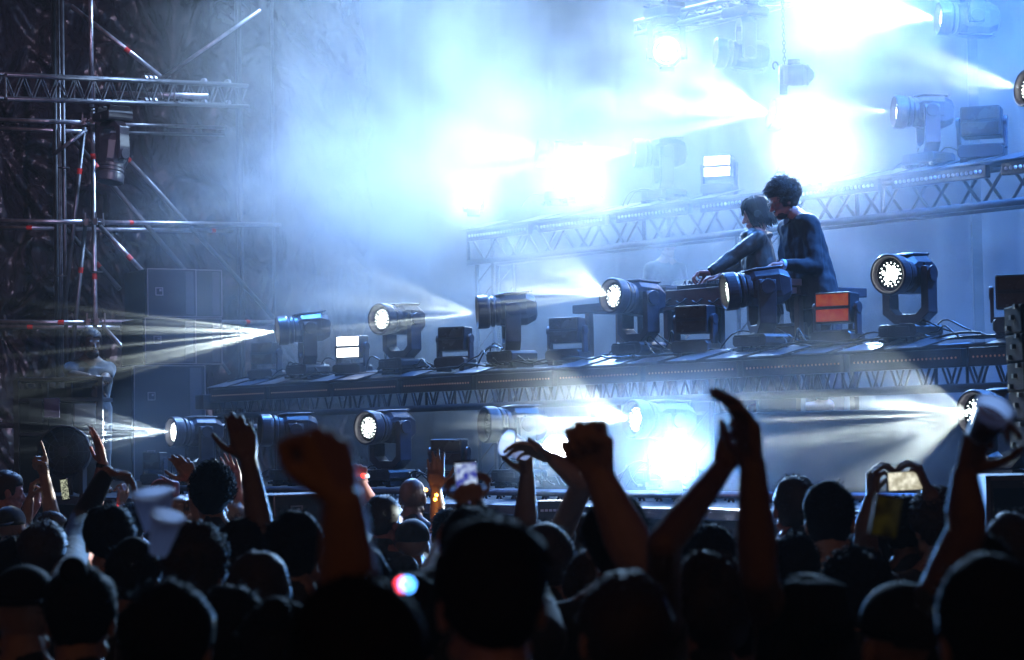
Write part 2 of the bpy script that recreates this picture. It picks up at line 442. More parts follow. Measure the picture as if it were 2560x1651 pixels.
# ------------------------------------------------------------------ box trusses
def truss(name, label, a, c, h, wdt, nb, chord_r, mchord, mlat, front_strip=None, group=None, legs=(), latr=None, plates=0, floor=1.404, boxy=False):
    """a, c: top front edge ends"""
    base = V((a.x, a.y, min(a.z, c.z) - h)); t = thing(name, label, 'truss', base, 0, group)
    d = (c - a); L = d.length; dn = d.normalized(); up = V((0, 0, 1)); n = TN
    ch = []
    for k, (dz, dn_) in enumerate(((-chord_r, 0), (-chord_r, wdt), (-h + chord_r, 0), (-h + chord_r, wdt))):
        p, q = a + up * dz + n * dn_, c + up * dz + n * dn_
        mb = MB()
        if boxy and dn_ == 0 and dz < -h / 2:
            ang = math.atan2(d.y, d.x); mm = Matrix.Rotation(ang, 3, 'Z'); mid = (p + q) / 2
            mm = Matrix((dn, n, dn.cross(n))).transposed()
            mb.box(mid, (L, .05, .055), mm)
        else: mb.cyl(p, q, chord_r, n=10)
        o = mb.build('chord', mchord, t, world=True); shade_auto(o); ch.append(o)
    latr = latr or chord_r * .45
    for face in (0, wdt):
        mb = MB()
        for i in range(nb):
            p = a + d * (i / nb) + n * face - up * chord_r; q = a + d * ((i + .5) / nb) + n * face - up * (h - chord_r); r = a + d * ((i + 1) / nb) + n * face - up * chord_r
            mb.cyl(p, q, latr, n=6, cap=False); mb.cyl(q, r, latr, n=6, cap=False)
            if i % 5 == 0: mb.cyl(p, p - up * (h - 2 * chord_r), latr * 1.3, n=6, cap=False)
        mb.build('lattice', mlat, t, world=True)
    mb = MB()
    for i in range(nb):
        for z in (0, -(h - 2 * chord_r)):
            p = a + d * (i / nb) - up * (chord_r - z); q = a + d * ((i + .5) / nb) + n * wdt - up * (chord_r - z)
            mb.cyl(p, q, latr, n=6, cap=False)
    if not boxy: mb.build('cross_lattice', mlat, t, world=True)
    for px_t in legs:
        p = a + d * px_t + n * wdt / 2
        mb = MB()
        for sx_ in (-1, 1):
            for sy in (-1, 1):
                q = p + dn * sx_ * .13 + n * sy * .13; mb.cyl(V((q.x, q.y, floor)), V((q.x, q.y, q.z - h)), .02, n=8)
        z = floor
        while z < p.z - h - .1:
            for sy in (-1, 1):
                q = p + n * sy * .13; mb.cyl(V((q.x, q.y, z)) - dn * .13, V((q.x, q.y, min(z + .2, p.z - h))) + dn * .13, .009, n=6)
            z += .22
        mb.build('leg', mchord, t, world=True)
    return t, a, d, dn
ROT = Matrix((TD, TN, V((0, 0, 1)))).transposed()
def led_strip(t, a, d, y0, hgt, lens_m, nper=26, seg=1.0, proud=.05, r=.0075):
    L = d.length; dn = d.normalized(); mm = Matrix((dn, TN, dn.cross(TN))).transposed()
    k = int(L / seg)
    for i in range(k):
        c = a + d * ((i + .5) / k) - V((0, 0, y0 + hgt / 2)) - TN * proud
        o = MB().box(c, (seg * .985, .06, hgt), mm).build('led_batten', 'alu', t, world=True, bev=.006)
        mb = MB()
        for j in range(nper):
            q = c + dn * ((j + .5) / nper - .5) * seg * .93 - TN * .031
            mb.sph(q, r, nu=8, nv=4)
        mb.build('led_lens_row', lens_m, o, world=True)
def plates(t, a, d, seg, m='plate'):
    L = d.length; dn = d.normalized(); k = int(L / seg)
    mm = Matrix((dn, TN, dn.cross(TN))).transposed()
    for i in range(k):
        if random.random() < .12: continue
        c = a + d * ((i + .5) / k) + V((0, 0, .012)) - TN * .0
        sk = .10
        o_ = [V((-seg * .42, -.13, 0)), V((seg * .36, -.13, 0)), V((seg * .36 + sk, .16, 0)), V((-seg * .42 + sk, .16, 0))]
        tilt = Matrix.Rotation(rad(16), 3, 'X')
        vs = [c + mm @ (tilt @ v) for v in o_] + [c + mm @ (tilt @ v) + V((0, 0, .008)) for v in o_]
        MB().add(vs, [(0, 1, 2, 3), (4, 5, 6, 7), (0, 1, 5, 4), (1, 2, 6, 5), (2, 3, 7, 6), (3, 0, 4, 7)]) 
        b = MB(); b.add(vs, [(0, 1, 2, 3), (4, 5, 6, 7), (0, 1, 5, 4), (1, 2, 6, 5), (2, 3, 7, 6), (3, 0, 4, 7)])
        b.build('cover_plate', m, t, world=True)
tb, a, d, dn = truss('light_truss', 'middle black truss with orange led strip, crossing the stage below the performers', row_pt('B', 540), row_pt('B', 2760), .31, .30, 46, .022, 'alu', 'alu', legs=(.004, .62), latr=.009, boxy=True)
led_strip(tb, a, d, .035, .12, 'led_warm'); plates(tb, a, d, .42)
MB().box(a - V((0, 0, .15)) - TD * .06 + TN * .1, (.16, .5, .14), ROT).build('end_plate', 'alu', tb, world=True, bev=.01)
tcx, a, d, dn = truss('light_truss', 'upper rear truss with a row of clear led lenses, in the mist behind the performers', row_pt('C', 1170), row_pt('C', 2800), .36, .30, 15, .025, 'alu', 'alu', legs=(.03, .5, .97), latr=.014, boxy=True)
led_strip(tcx, a, d, .03, .10, 'led_white', nper=20, r=.016); plates(tcx, a, d, .42, 'plate')
ta, a, d, dn = truss('light_truss', 'lowest truss near the stage floor carrying the front row of lamps', row_pt('A', 380), row_pt('A', 2760), .19, .30, 60, .020, 'alu_grey', 'alu', latr=.009)
# cable runs lying along the middle truss
rb_ = random.Random(4)
a1, c1_ = row_pt('B', 560), row_pt('B', 2700)
for k in range(4):
    pts = []
    for i in range(161):
        t_ = i / 160; p = a1.lerp(c1_, t_) + TN * (.04 + .05 * k + .05 * math.sin(t_ * (31 + 7 * k) + k)) + V((0, 0, .035 + .035 * abs(math.sin(t_ * (47 + 11 * k) + 2 * k)) * (1 if math.sin(t_ * 17 + k) > 0 else .2)))
        pts.append(p)
    tag(MB().rings(pts, .009, n=6).build('cable_run', 'cable', smooth=True), ['foremost black cable snaking along the front top edge of the middle truss', 'second black cable from the front along the middle truss top', 'third black cable from the front along the middle truss top', 'rearmost black cable running behind the lamp bases of the middle truss'][k], 'cable', 'cable runs on the middle truss')
# overhead truss, mostly lost in light
td_, a, d, dn = truss('light_truss', 'overhead truss glinting at the top of the mist above the glare', P(1588, 50, 22.4), P(2200, -105, 20.0), .16, .26, 12, .024, 'alu_grey', 'alu_grey', latr=.010)
# truss upper left
tl_a = P(-40, 178, 22.5); tl_c = P(575, 206, 26)
save = TN.copy()
tlt, a, d, dn = truss('box_truss', 'horizontal aluminium box truss in front of the scaffolding, holding a hanging lamp', tl_a, tl_c, .27, .22, 15, .022, 'steel_dark', 'steel_dark', latr=.008)
mb = MB()
for t_ in (.62, .64, .66, .88, .99):
    p = a + d * t_; mb.cyl(p - dn * .02, p + dn * .02, .032, n=8); p = p - V((0, 0, .228)); mb.cyl(p - dn * .02, p + dn * .02, .032, n=8)
mb.build('truss_joint', 'steel', tlt, world=True)

# ------------------------------------------------------------------ moving heads
def oct_sec(y, wx, hz, ch, zc=0):
    x, z = wx / 2, hz / 2
    return [V((a_, y, b_ + zc)) for a_, b_ in ((-x + ch, -z), (x - ch, -z), (x, -z + ch), (x, z - ch), (x - ch, z), (-x + ch, z), (-x, z - ch), (-x, -z + ch))]
AX = .47
def make_head():
    t = thing('moving_head_lamp', 'x', 'stage lamp', (0, 0, 0))
    mb = MB(); mb.box((0, 0, .095), (.34, .26, .085), ch=.02)
    mb.box((-.12, -.131, .095), (.07, .006, .05)); mb.box((.05, -.131, .10), (.12, .006, .045))
    mb.build('base', 'black', t, bev=.006)
    mb = MB()
    for x in (-.12, .12):
        mb.box((x, 0, .03), (.05, .22, .05)); mb.box((x, -.09, .012), (.07, .04, .022)); mb.cyl((x, -.12, .03), (x, -.17, .03), .012, n=8)
    mb.build('clamp', 'black2', t, bev=.003)
    # yoke
    yo = MB()
    W, w_ = .175, .055
    o_ = [(-.09, .142), (.09, .142), (W, .21), (W, AX + .02), (W - .01, AX + .05), (W - w_ + .01, AX + .05), (W - w_, AX + .02), (W - w_, .245), (.075, .205), (-.075, .205),
          (-W + w_, .245), (-W + w_, AX + .02), (-W + w_ - .01, AX + .05), (-W + .01, AX + .05), (-W, AX + .02), (-W, .21)]
    n = len(o_); D = .062
    vs = [V((a_, -D, b_)) for a_, b_ in o_] + [V((a_, D, b_)) for a_, b_ in o_]
    fr = [(0, 1, 8, 9), (1, 2, 7, 8), (2, 3, 6, 7), (3, 4, 5, 6), (0, 9, 10, 15), (10, 11, 14, 15), (11, 12, 13, 14)]
    fs = fr + [tuple(j + n for j in f[::-1]) for f in fr] + [(i, (i + 1) % n, (i + 1) % n + n, i + n) for i in range(n)]
    yo.add(vs, fs)
    for s_ in (-1, 1):
        yo.cyl((s_ * (W - .002), 0, AX), (s_ * (W + .014), 0, AX), .055, n=20)
    yo.cyl((0, 0, .137), (0, 0, .148), .08, n=24)
    yk = yo.build('yoke', 'grey_plastic', t, bev=.012)
    # head, origin on the tilt axis, lens towards -Y
    hd = MB()
    hd.loft([oct_sec(.205, .15, .13, .03), oct_sec(.19, .20, .19, .045), oct_sec(.12, .222, .258, .05), oct_sec(-.06, .218, .252, .045), oct_sec(-.10, .205, .235, .06)])
    hd.lathe([(.001, .09), (.118, .09), (.118, .125), (.110, .127), (.110, .137), (.126, .139), (.126, .165), (.113, .167), (.113, .18), (.132, .183), (.136, .20), (.136, .268), (.131, .277), (.120, .277), (.116, .268), (.109, .225), (.001, .225)], Matrix.Identity(3), 36)
    # ridged top shell and side ribs
    hd.loft([oct_sec(.15, .14, .02, .006, .134), oct_sec(-.05, .15, .022, .006, .132), oct_sec(-.12, .10, .02, .006, .124)])
    for k in range(3): hd.box((0, .17 - k * .10, .140), (.12, .012, .012))
    for s_ in (-1, 1):
        hd.box((s_ * .112, .06, .02), (.012, .11, .12))
    h = hd.build('head', 'grey_plastic', t, bev=.004)
    h.matrix_basis = Matrix.Translation((0, 0, AX))
    for s_ in (-1, 1):
        vg = MB()
        for k in range(5): vg.box((s_ * .112, -.045, -.01 + k * .013), (.006, .052, .005))
        vg.box((s_ * .1095, -.045, .016), (.003, .058, .062))
        vg.build('vent', 'steel_dark', h)
    le = MB(); le.lathe([(.001, .238), (.06, .236), (.108, .228)], Matrix.Identity(3), 32); le.build('lens', 'lens_glass', h, smooth=True)
    le = MB()
    for k in range(36):
        if k > 18:
            a_ = (k - 19) * PI / 8.5; le.cyl((.078 * math.cos(a_), -.236, .078 * math.sin(a_)), (.078 * math.cos(a_), -.240, .078 * math.sin(a_)), .0032, .002, n=6); continue
        if k == 0: x, z, r = 0, 0, .016
        elif k < 7: a_ = k * PI / 3; x, z, r = .030 * math.cos(a_), .030 * math.sin(a_), .0145
        else: a_ = k * PI / 6 + random.uniform(-.18, .18); q_ = random.uniform(.046, .060); x, z, r = q_ * math.cos(a_), q_ * math.sin(a_), random.uniform(.006, .013)
        le.cyl((x, -.236, z), (x, -.242, z), r, r * .8, n=8)
    le.build('lamp_core', 'lens_on', h)
    return t
head_proto = make_head()
used = [False]
def spot_lamp(parent, loc_world, d, power, ang, gobo=None, col=(.62, .80, 1), r=None, blend=.35, seed=0):
    if r is None: r = .008 if gobo else .045
    l = bpy.data.lights.new('lamp_light', 'SPOT'); l.energy = power; l.spot_size = rad(ang); l.spot_blend = blend; l.shadow_soft_size = r; l.color = col
    o = bpy.data.objects.new('lamp_light', l); COL.objects.link(o)
    d = V(d).normalized()
    # local Y kept close to vertical so gobo bars fan out up and down
    x = d.cross(V((0, 0, 1))).normalized(); y = x.cross(d)
    mw = Matrix((x, y, -d)).transposed().to_4x4(); mw.translation = loc_world
    if parent is not None:
        o.parent = parent; o.matrix_basis = parent.matrix_basis.inverted() @ mw
    else: o.matrix_basis = mw
    if gobo:
        sc_u, sc_v, lo, hi = gobo
        l.use_nodes = True; t = l.node_tree; e = t.nodes['Emission']
        tc = t.nodes.new('ShaderNodeTexCoord'); s_ = t.nodes.new('ShaderNodeSeparateXYZ'); t.links.new(tc.outputs['Normal'], s_.inputs[0])
        dv = t.nodes.new('ShaderNodeVectorMath'); dv.operation = 'DIVIDE'; cb = t.nodes.new('ShaderNodeCombineXYZ')
        for k in range(3): t.links.new(s_.outputs[2], cb.inputs[k])
        t.links.new(tc.outputs['Normal'], dv.inputs[0]); t.links.new(cb.outputs[0], dv.inputs[1])
        mp = t.nodes.new('ShaderNodeMapping'); mp.inputs['Scale'].default_value = (sc_u, sc_v, 0); mp.inputs['Location'].default_value = (seed * 1.7, seed * 3.1, seed)
        t.links.new(dv.outputs[0], mp.inputs[0])
        n = t.nodes.new('ShaderNodeTexNoise'); n.inputs['Scale'].default_value = 1; n.inputs['Detail'].default_value = 1.0
        t.links.new(mp.outputs[0], n.inputs['Vector'])
        r_ = t.nodes.new('ShaderNodeMapRange'); r_.inputs[1].default_value = lo; r_.inputs[2].default_value = hi; r_.inputs[3].default_value = .03; r_.inputs[4].default_value = 3
        t.links.new(n.outputs[0], r_.inputs[0]); t.links.new(r_.outputs[0], e.inputs[1])
    return o
def place_head(label, root, az, tilt, mode='off', light=None, group='moving head lamps on the stage trusses', hang=False, cable=True, seed=1, lamp=None):
    """az: degrees from 'towards the camera' turning to the left of the picture; tilt up positive"""
    if not used[0]: t = head_proto; used[0] = True
    else: t = dup_tree(head_proto)
    t['label'] = label; t['group'] = group
    base = Matrix.Translation(root) @ Matrix.Rotation(TANG, 4, 'Z')
    if hang: base = base @ Matrix.Rotation(PI, 4, 'Y')
    t.matrix_basis = base
    for ch in t.children:
        if ch.name.startswith('base') or ch.name.startswith('clamp'): continue
        if not hang: rz = Matrix.Rotation(-rad(az) - TANG, 4, 'Z')
        else: rz = Matrix.Rotation(rad(az) + TANG, 4, 'Z')
        if ch.name.startswith('yoke'): ch.matrix_basis = rz
        if ch.name.startswith('head'):
            ch.matrix_basis = Matrix.Translation((0, 0, AX)) @ rz @ Matrix.Rotation(rad(-tilt if not hang else tilt), 4, 'X')
            hm = base @ ch.matrix_basis
            for g in ch.children:
                if g.name.startswith('lamp_core'):
                    set_mat(g, {'off': 'lens_glass', 'on': 'lens_on', 'mid': 'lens_mid', 'hot': 'lens_hot'}[mode])
            fdir = (hm.to_3x3() @ V((0, -1, 0))).normalized(); lp = hm @ V((0, -.30, 0))
            if light:
                spot_lamp(t, lp, lamp or fdir, seed=seed, **light)
    if cable:
        rnd = random.Random(seed * 13 + 5)
        mb = MB()
        for k in range(9):
            x = rnd.uniform(-.26, .26); pts = []; L = rnd.uniform(.25, .55); hgt = rnd.uniform(.02, .17); dy = rnd.uniform(-.1, .16)
            for i in range(13):
                s_ = i / 12; pts.append(V((x + (s_ - .3) * L * (1 if k % 2 else -1), dy + .05 * math.sin(s_ * 5 + k), .035 + hgt * math.sin(s_ * PI) + .015 * math.sin(s_ * 11 + k))))
            mb.rings(pts, .0065, n=6)
        mb.build('cable', 'cable', t, smooth=True)
    return t
WHITE = (.80, .95, .93)
BLUE = (.33, .60, 1.0)
GF = (.5, 52, .48, .60)
G2 = (.30, 26, .50, .585)
WF = (.30, 29, .50, .585)
def rp(r, px, dz=0): return row_pt(r, px) + V((0, 0, dz + .012)) + TN * .15
# middle row
place_head('lamp at the left end of the middle truss throwing a long pale fan', rp('B', 735), 76, -5, 'on', dict(power=3600, ang=25, gobo=GF, col=WHITE), seed=1, lamp=(-1, -.75, -.10))
place_head('round faced lamp with lit lens right of the small lit strobe, on the middle truss', rp('B', 970), 42, 0, 'on', seed=2)
place_head('side-on lamp with a short green-white fan, third on the middle truss', rp('B', 1243), 84, -3, 'mid', dict(power=900, ang=44, gobo=WF, col=WHITE), seed=3, lamp=(-1, -.7, .04))
place_head('lamp just left of the mixing table throwing a wide fan of rays', rp('B', 1560), 52, 4, 'on', dict(power=1100, ang=44, gobo=WF, col=WHITE), seed=4, lamp=(-1, -1.3, .30))
place_head('lamp in front of the mixing table, its narrow lens faintly lit', rp('B', 1868), 80, -6, 'mid', seed=5)
place_head('big lamp with lit round lens right of the orange screen', rp('B', 2238), 40, -2, 'on', seed=6)
# lowest row
place_head('low lamp in front of the lower loudspeaker throwing a blue-white fan', rp('A', 462), 58, 1, 'on', dict(power=3200, ang=34, gobo=WF, col=(.7, .88, 1)), seed=7, lamp=(-1, -.8, .03))
place_head('dark unlit lamp under the left end of the middle truss', rp('A', 695), 74, 0, 'off', seed=8)
place_head('low lamp with lit round lens above the big raised fist', rp('A', 938), 42, 0, 'on', seed=9)
place_head('low lamp seen side-on above the filming phone, barely lit', rp('A', 1258), 66, 0, 'off', dict(power=400, ang=26, gobo=GF, col=WHITE), seed=10)
place_head('low lamp veiled by mist, fan of white rays over the raised fist', rp('A', 1625), 60, 3, 'on', dict(power=1400, ang=46, gobo=WF, col=WHITE), seed=11, lamp=(-1, -.9, .22))
place_head('lamp at the far right of the lowest truss with the widest white fan', rp('A', 2475), 55, 0, 'on', dict(power=1250, ang=60, gobo=WF, col=WHITE), seed=12, lamp=(-1, -.75, -.02))
# upper rear row
place_head('lamp on the upper truss right of the performers with beam to the left', rp('C', 2290), 86, 2, 'on', dict(power=800, ang=30, gobo=GF, col=(.62, .82, 1)), seed=13)
place_head('lamp behind the curly haired performer throwing a broad fan to the left', rp('C', 1975, .10), 80, 12, 'on', dict(power=1600, ang=58, gobo=WF, col=(.66, .84, 1)), seed=14)
place_head('dark lamp half lost in mist on the upper truss, left of the lit window strobe', rp('C', 1630), 82, 0, 'mid', dict(power=900, ang=24, gobo=GF, col=(.6, .82, 1)), seed=15)
place_head('pale lamp with thin fan near the left end of the upper truss', rp('C', 1385, .12), 82, 8, 'on', dict(power=450, ang=44, gobo=WF, col=(.55, .78, 1)), seed=17)
# hanging ones
GH = 'lamps hanging from the overhead truss'
place_head('hanging lamp top right whose white beam sweeps left across the glare', P(2430, 48, 19) + V((0, 0, AX)), 86, 2, 'on', dict(power=1100, ang=48, gobo=WF, col=(.75, .88, 1)), group=GH, hang=True, seed=20, cable=False, lamp=(-1, -.1, .12))
place_head('hanging lamp at the top edge glaring down at the crowd', P(2075, 0, 19.6) + V((0, 0, AX)), 6, -4, 'hot', dict(power=2200, ang=70, col=BLUE, blend=1), group=GH, hang=True, seed=21, cable=False, lamp=(CAM - P(2075, 0, 19.6)))
place_head('hanging lamp glaring below the glinting overhead truss', P(1667, 135, 22) + V((0, 0, AX)), 4, -3, 'hot', dict(power=350, ang=70, col=BLUE, blend=1), group=GH, hang=True, seed=22, cable=False, lamp=(CAM - P(1667, 135, 22)))
place_head('hanging lamp with small fan left of the chain hoist', P(1865, 138, 21.2) + V((0, 0, AX)), 84, 4, 'on', dict(power=300, ang=30, gobo=GF, col=(.7, .86, 1)), group=GH, hang=True, seed=23, cable=False)
place_head('dark lamp hanging from the box truss in front of the scaffolding', P(281, 268, 23.4), 40, -80, 'off', group=GH, hang=True, seed=24, cable=False)
place_head('hanging lamp beyond the right edge throwing streaks into the frame', P(2640, 230, 17.5) + V((0, 0, AX)), 70, 4, 'on', dict(power=801, ang=40, gobo=G2, col=(.7, .85, 1)), group=GH, hang=True, seed=25, cable=False, lamp=(-1, -.1, .18))

# ------------------------------------------------------------------ blinders: hot round floods aimed at the crowd
GLOW_PUFFS = []
def flood(label, p, r, power, m='lens_hot', ang=80, legs=True, col=BLUE):
    d = (CAM - p).normalized(); yaw = math.atan2(d.x, -d.y)
    GLOW_PUFFS.append((p, r, power)); t = thing('flood_lamp', label, 'stage lamp', p, yaw, 'round flood lamps facing the crowd')
    MB().lathe([(r * .5, -.16), (r * .75, -.13), (r * 1.12, 0), (r * 1.14, .03), (r * 1.05, .035), (r * 1.0, .0), (.001, .0)], Matrix.Identity(3), 28).build('housing', 'black', t, bev=.003)
    MB().lathe([(.001, .018), (r * .6, .014), (r * .97, .006)], Matrix.Identity(3), 28).build('lens', m, t, smooth=True)
    mb = MB()
    for s_ in (-1, 1): mb.box((s_ * r * 1.2, .04, -r * .5), (.02, .05, r * 1.4))
    mb.box((0, .04, -r * 1.22), (r * 2.42, .05, .03)); mb.box((0, .04, -r * 1.32), (.12, .12, .10))
    mb.build('bracket', 'black', t, bev=.003)
    spot_lamp(t, p + d * .08, d, power, ang, col=col, blend=1, r=r * .8)
    return t
flood('huge blazing flood above the curly haired performer', P(2035, 375, 19.3), .17, 1900, ang=60)
flood('blazing flood low on the stage between the raised arms', P(1680, 1145, 14.6), .12, 2300, ang=70, col=(.14, .40, 1.0))
flood('blazing flood at the middle of the upper truss, left of the lit window strobe', P(1456, 462, 21.8), .10, 300, ang=100)
flood('blazing flood at the left end of the upper truss beside a post', P(1183, 500, 23.2), .08, 220, ang=100)
flood('small blazing flood behind the hand near the tilted cup', P(1392, 1125, 15.5), .09, 700, ang=56)

# unseen lamps above the frame: all but the lavender wash added for fill light
def wash(label, p, aim, power, ang, col):
    t = thing('unseen_wash_lamp', label, 'stage lamp', p, 0, 'wash lamps of the rig over the stage')
    d = (aim - p).normalized(); x, y, z = frame(d); mm = Matrix((x, -z, y)).transposed().to_4x4()
    MB().lathe([(.001, -.2), (.08, -.2), (.12, -.1), (.13, .08), (.12, .08), (.11, 0), (.001, 0)], mm.to_3x3(), 24).build('housing', 'black', t, bev=.003)
    MB().lathe([(.001, .02), (.10, .01)], mm.to_3x3(), 24).build('lens', 'lens_mid', t)
    spot_lamp(t, p + d * .12, d, power, ang, col=col, blend=1, r=.1)
SB = (.07, .29, 1.0)
wash('added blue fill lamp, unseen above the left of the stage', V((-1.6, 22, 8.2)), V((-.6, 20, 1.5)), 4500, 110, SB)  # the three blue lamps are added to colour the mist
wash('added blue fill lamp, unseen above the performers', V((3.2, 20.0, 8.0)), V((2.6, 18.5, 1.5)), 3000, 110, SB)
wash('added blue fill lamp, unseen above the right of the stage', V((5.2, 17, 7.6)), V((4.8, 18, 1.5)), 9000, 110, SB)
wash('lavender wash lamp high above the crowd', V((-7.5, 9.0, 8.5)), V((1.5, 17.5, 2.6)), 650, 42, (.70, .52, 1.0))
wash('added pale fill lamp, unseen high over the crowd, aimed at the scaffolding', V((-.5, 11.0, 9.5)), V((-4.6, 25, 5.5)), 3000, 31, (.78, .64, 1.0))  # added to brighten the scaffold tubes and tarpaulin
wash('added smoke backlight, unseen high above the left of the stage', V((-.3, 26.0, 9.2)), V((-.8, 22, 3.0)), 6800, 130, (.40, .64, 1.0))  # added to fill the smoke with pale blue light
# ------------------------------------------------------------------ strobes
def make_strobe():
    t = thing('strobe_panel', 'x', 'strobe light')
    mb = MB(); mb.box((0, 0, .075), (.30, .20, .085), ch=.02)
    for x in (-.11, .11): mb.box((x, 0, .018), (.05, .17, .034))
    mb.build('base', 'black', t, bev=.006)
    mb = MB()
    for s_ in (-1, 1): mb.box((s_ * .152, 0, .19), (.022, .07, .19)); mb.cyl((s_ * .14, 0, .27), (s_ * .168, 0, .27), .04, n=16)
    mb.box((0, 0, .122), (.30, .08, .012))
    mb.build('yoke', 'grey_plastic', t, bev=.006)
    mb = MB(); mb.box((0, 0, 0), (.26, .13, .20), ch=.008)
    for k in range(5): mb.box((0, .07, -.07 + k * .035), (.22, .012, .008))
    h = mb.build('lamp_box', 'black', t, bev=.004); h.matrix_basis = Matrix.Translation((0, 0, .27))
    mb = MB()
    for s_ in (-1, 1): mb.box((0, -.067, s_ * .05), (.235, .006, .078))
    mb.build('light_plate', 'strobe_off', h, bev=.002)
    mb = MB(); mb.box((0, -.066, 0), (.235, .008, .008)); mb.build('divider', 'black2', h)
    return t
sproto = make_strobe(); sused = [False]
def place_strobe(label, root, az, tilt=0, on=None, s=1.0, power=0):
    t = sproto if not sused[0] else dup_tree(sproto); sused[0] = True
    t['label'] = label; t['group'] = 'strobe panels standing between the lamps'
    t.matrix_basis = Matrix.Translation(root) @ Matrix.Rotation(-rad(az), 4, 'Z') @ Matrix.Scale(s, 4)
    for ch in t.children:
        if ch.name.startswith('lamp_box'):
            ch.matrix_basis = Matrix.Translation((0, 0, .27)) @ Matrix.Rotation(rad(-tilt), 4, 'X')
            for g in ch.children:
                if g.name.startswith('light_plate'): set_mat(g, on or 'strobe_off')
    if power:
        d = V((-math.sin(rad(az)), -math.cos(rad(az)), 0)); spot_lamp(t, t.matrix_basis @ V((0, -.11, .27)), d, power, 120, col=(.9, .95, 1), blend=1)
    return t
place_strobe('unlit strobe in shade at the left end of the middle truss', rp('B', 632), 34)
place_strobe('small strobe with two bright white plates, left on the middle truss', rp('B', 846), 33, 0, 'strobe_on')
place_strobe('unlit strobe between the second and third lamp of the middle truss', rp('B', 1102), 30, 3)
place_strobe('unlit strobe standing left of the mixing table legs', rp('B', 1382), 28, 2)
place_strobe('unlit strobe below the mixers, between two lamps of the middle truss', rp('B', 1702), 34, 0, s=1.03)
place_strobe('orange glowing strobe shaped box below the blazer wearer', rp('B', 2056), 36, 2, 'scr_orange', s=1.05)
place_strobe('large unlit strobe at the right end of the middle truss', rp('B', 2510), 12, 0, s=1.1)
place_strobe('low unlit strobe behind the open raised hand', rp('A', 1085), 22, 0)
place_strobe('low unlit strobe under the low blue fan of rays', rp('A', 352), 34, 0, s=.8)
place_strobe('low unlit strobe left of the dark raised hand', rp('A', 552), 34, 0, s=.95)
place_strobe('strobe lit as two white bars above the dark haired performer', rp('C', 1768), 22, 4, 'strobe_on')
place_strobe('misty unlit strobe at the right on the upper truss', rp('C', 2425), 20, 4, s=1.2)

# ------------------------------------------------------------------ PA loudspeakers
def cabinet(t, c, size, rotz, m='cab', nm='cabinet'):
    mm = Matrix.Rotation(rotz, 3, 'Z'); L, W, H = size     # L along side, W front width, H height
    o = MB().box(c, (L, W, H), mm).build(nm, m, t, world=True, bev=.012)
    q = MB(); 
    q.box(V(c) + mm @ V((-L / 2 - .012, 0, 0)), (.02, W * .97, H * .97), mm)
    q.build('grille', 'cab_front', o, world=True, bev=.008)
    e = MB(); y = -W / 2 - .003; g = .007
    e.box(V(c) + mm @ V((0, y, H / 2 - g / 2)), (L, g, g), mm); e.box(V(c) + mm @ V((0, y, -H / 2 + g / 2)), (L, g, g), mm)
    e.box(V(c) + mm @ V((-L / 2 + g / 2, y, 0)), (g, g, H - .016), mm); e.box(V(c) + mm @ V((L / 2 - g / 2, y, 0)), (g, g, H - .016), mm)
    e.build('edge_trim', 'cab_edge', o, world=True)
    e = MB(); e.box(V(c) + mm @ V((L * .36, y, 0)), (L * .16, .006, H - .05), mm); e.build('side_strip', 'panel_light', o, world=True)
    e = MB(); cc = V(c) + mm @ V((-L * .26, y - .001, .01)); g = .035
    for k in (-1, 1): e.box(cc + mm @ V((k * g, 0, 0)), (.008, .008, 2 * g), mm); e.box(cc + mm @ V((0, 0, k * g)), (2 * g + .008, .008, .008), mm)
    e.box(cc + mm @ V((.012, 0, .012)), (.02, .008, .02), mm)
    e.build('square_badge', 'cab_edge', o, world=True)
    return o
RZ = rad(28)
def speaker(label, px, py0, py1, dep, L, W, nm='loudspeaker', group='loudspeaker cabinets stacked at the left'):
    top = P(px, py0, dep); bot = P(px, py1, dep); H = top.z - bot.z
    t = thing(nm, label, 'loudspeaker', V((top.x, top.y, bot.z)), RZ, group)
    cabinet(t, V((top.x, top.y, (top.z + bot.z) / 2)), (L, W, H - .006), RZ)
    return t
speaker('upper loudspeaker cabinet of the front stack, with two light lined sides', 402, 677, 797, 23.6, .50, .62)
speaker('second loudspeaker cabinet down, crossed by the long pale fan of light', 398, 799, 914, 23.6, .52, .64)
speaker('loudspeaker cabinet half hidden behind the upper one', 478, 678, 797, 24.9, .48, .5)
speaker('rear loudspeaker cabinet under the half hidden one', 478, 799, 914, 24.9, .48, .5)
speaker('large bass cabinet on the floor, under the loudspeaker stack', 394, 916, 1075, 23.4, .72, .68)
speaker('bass cabinet at the very bottom behind the low fan lamp', 394, 1077, 1200, 23.4, .72, .68)
speaker('wide low box on the stage behind the raised fist, grey side', 760, 1232, 1330, 14.6, .60, .5, group='boxes at the stage front')

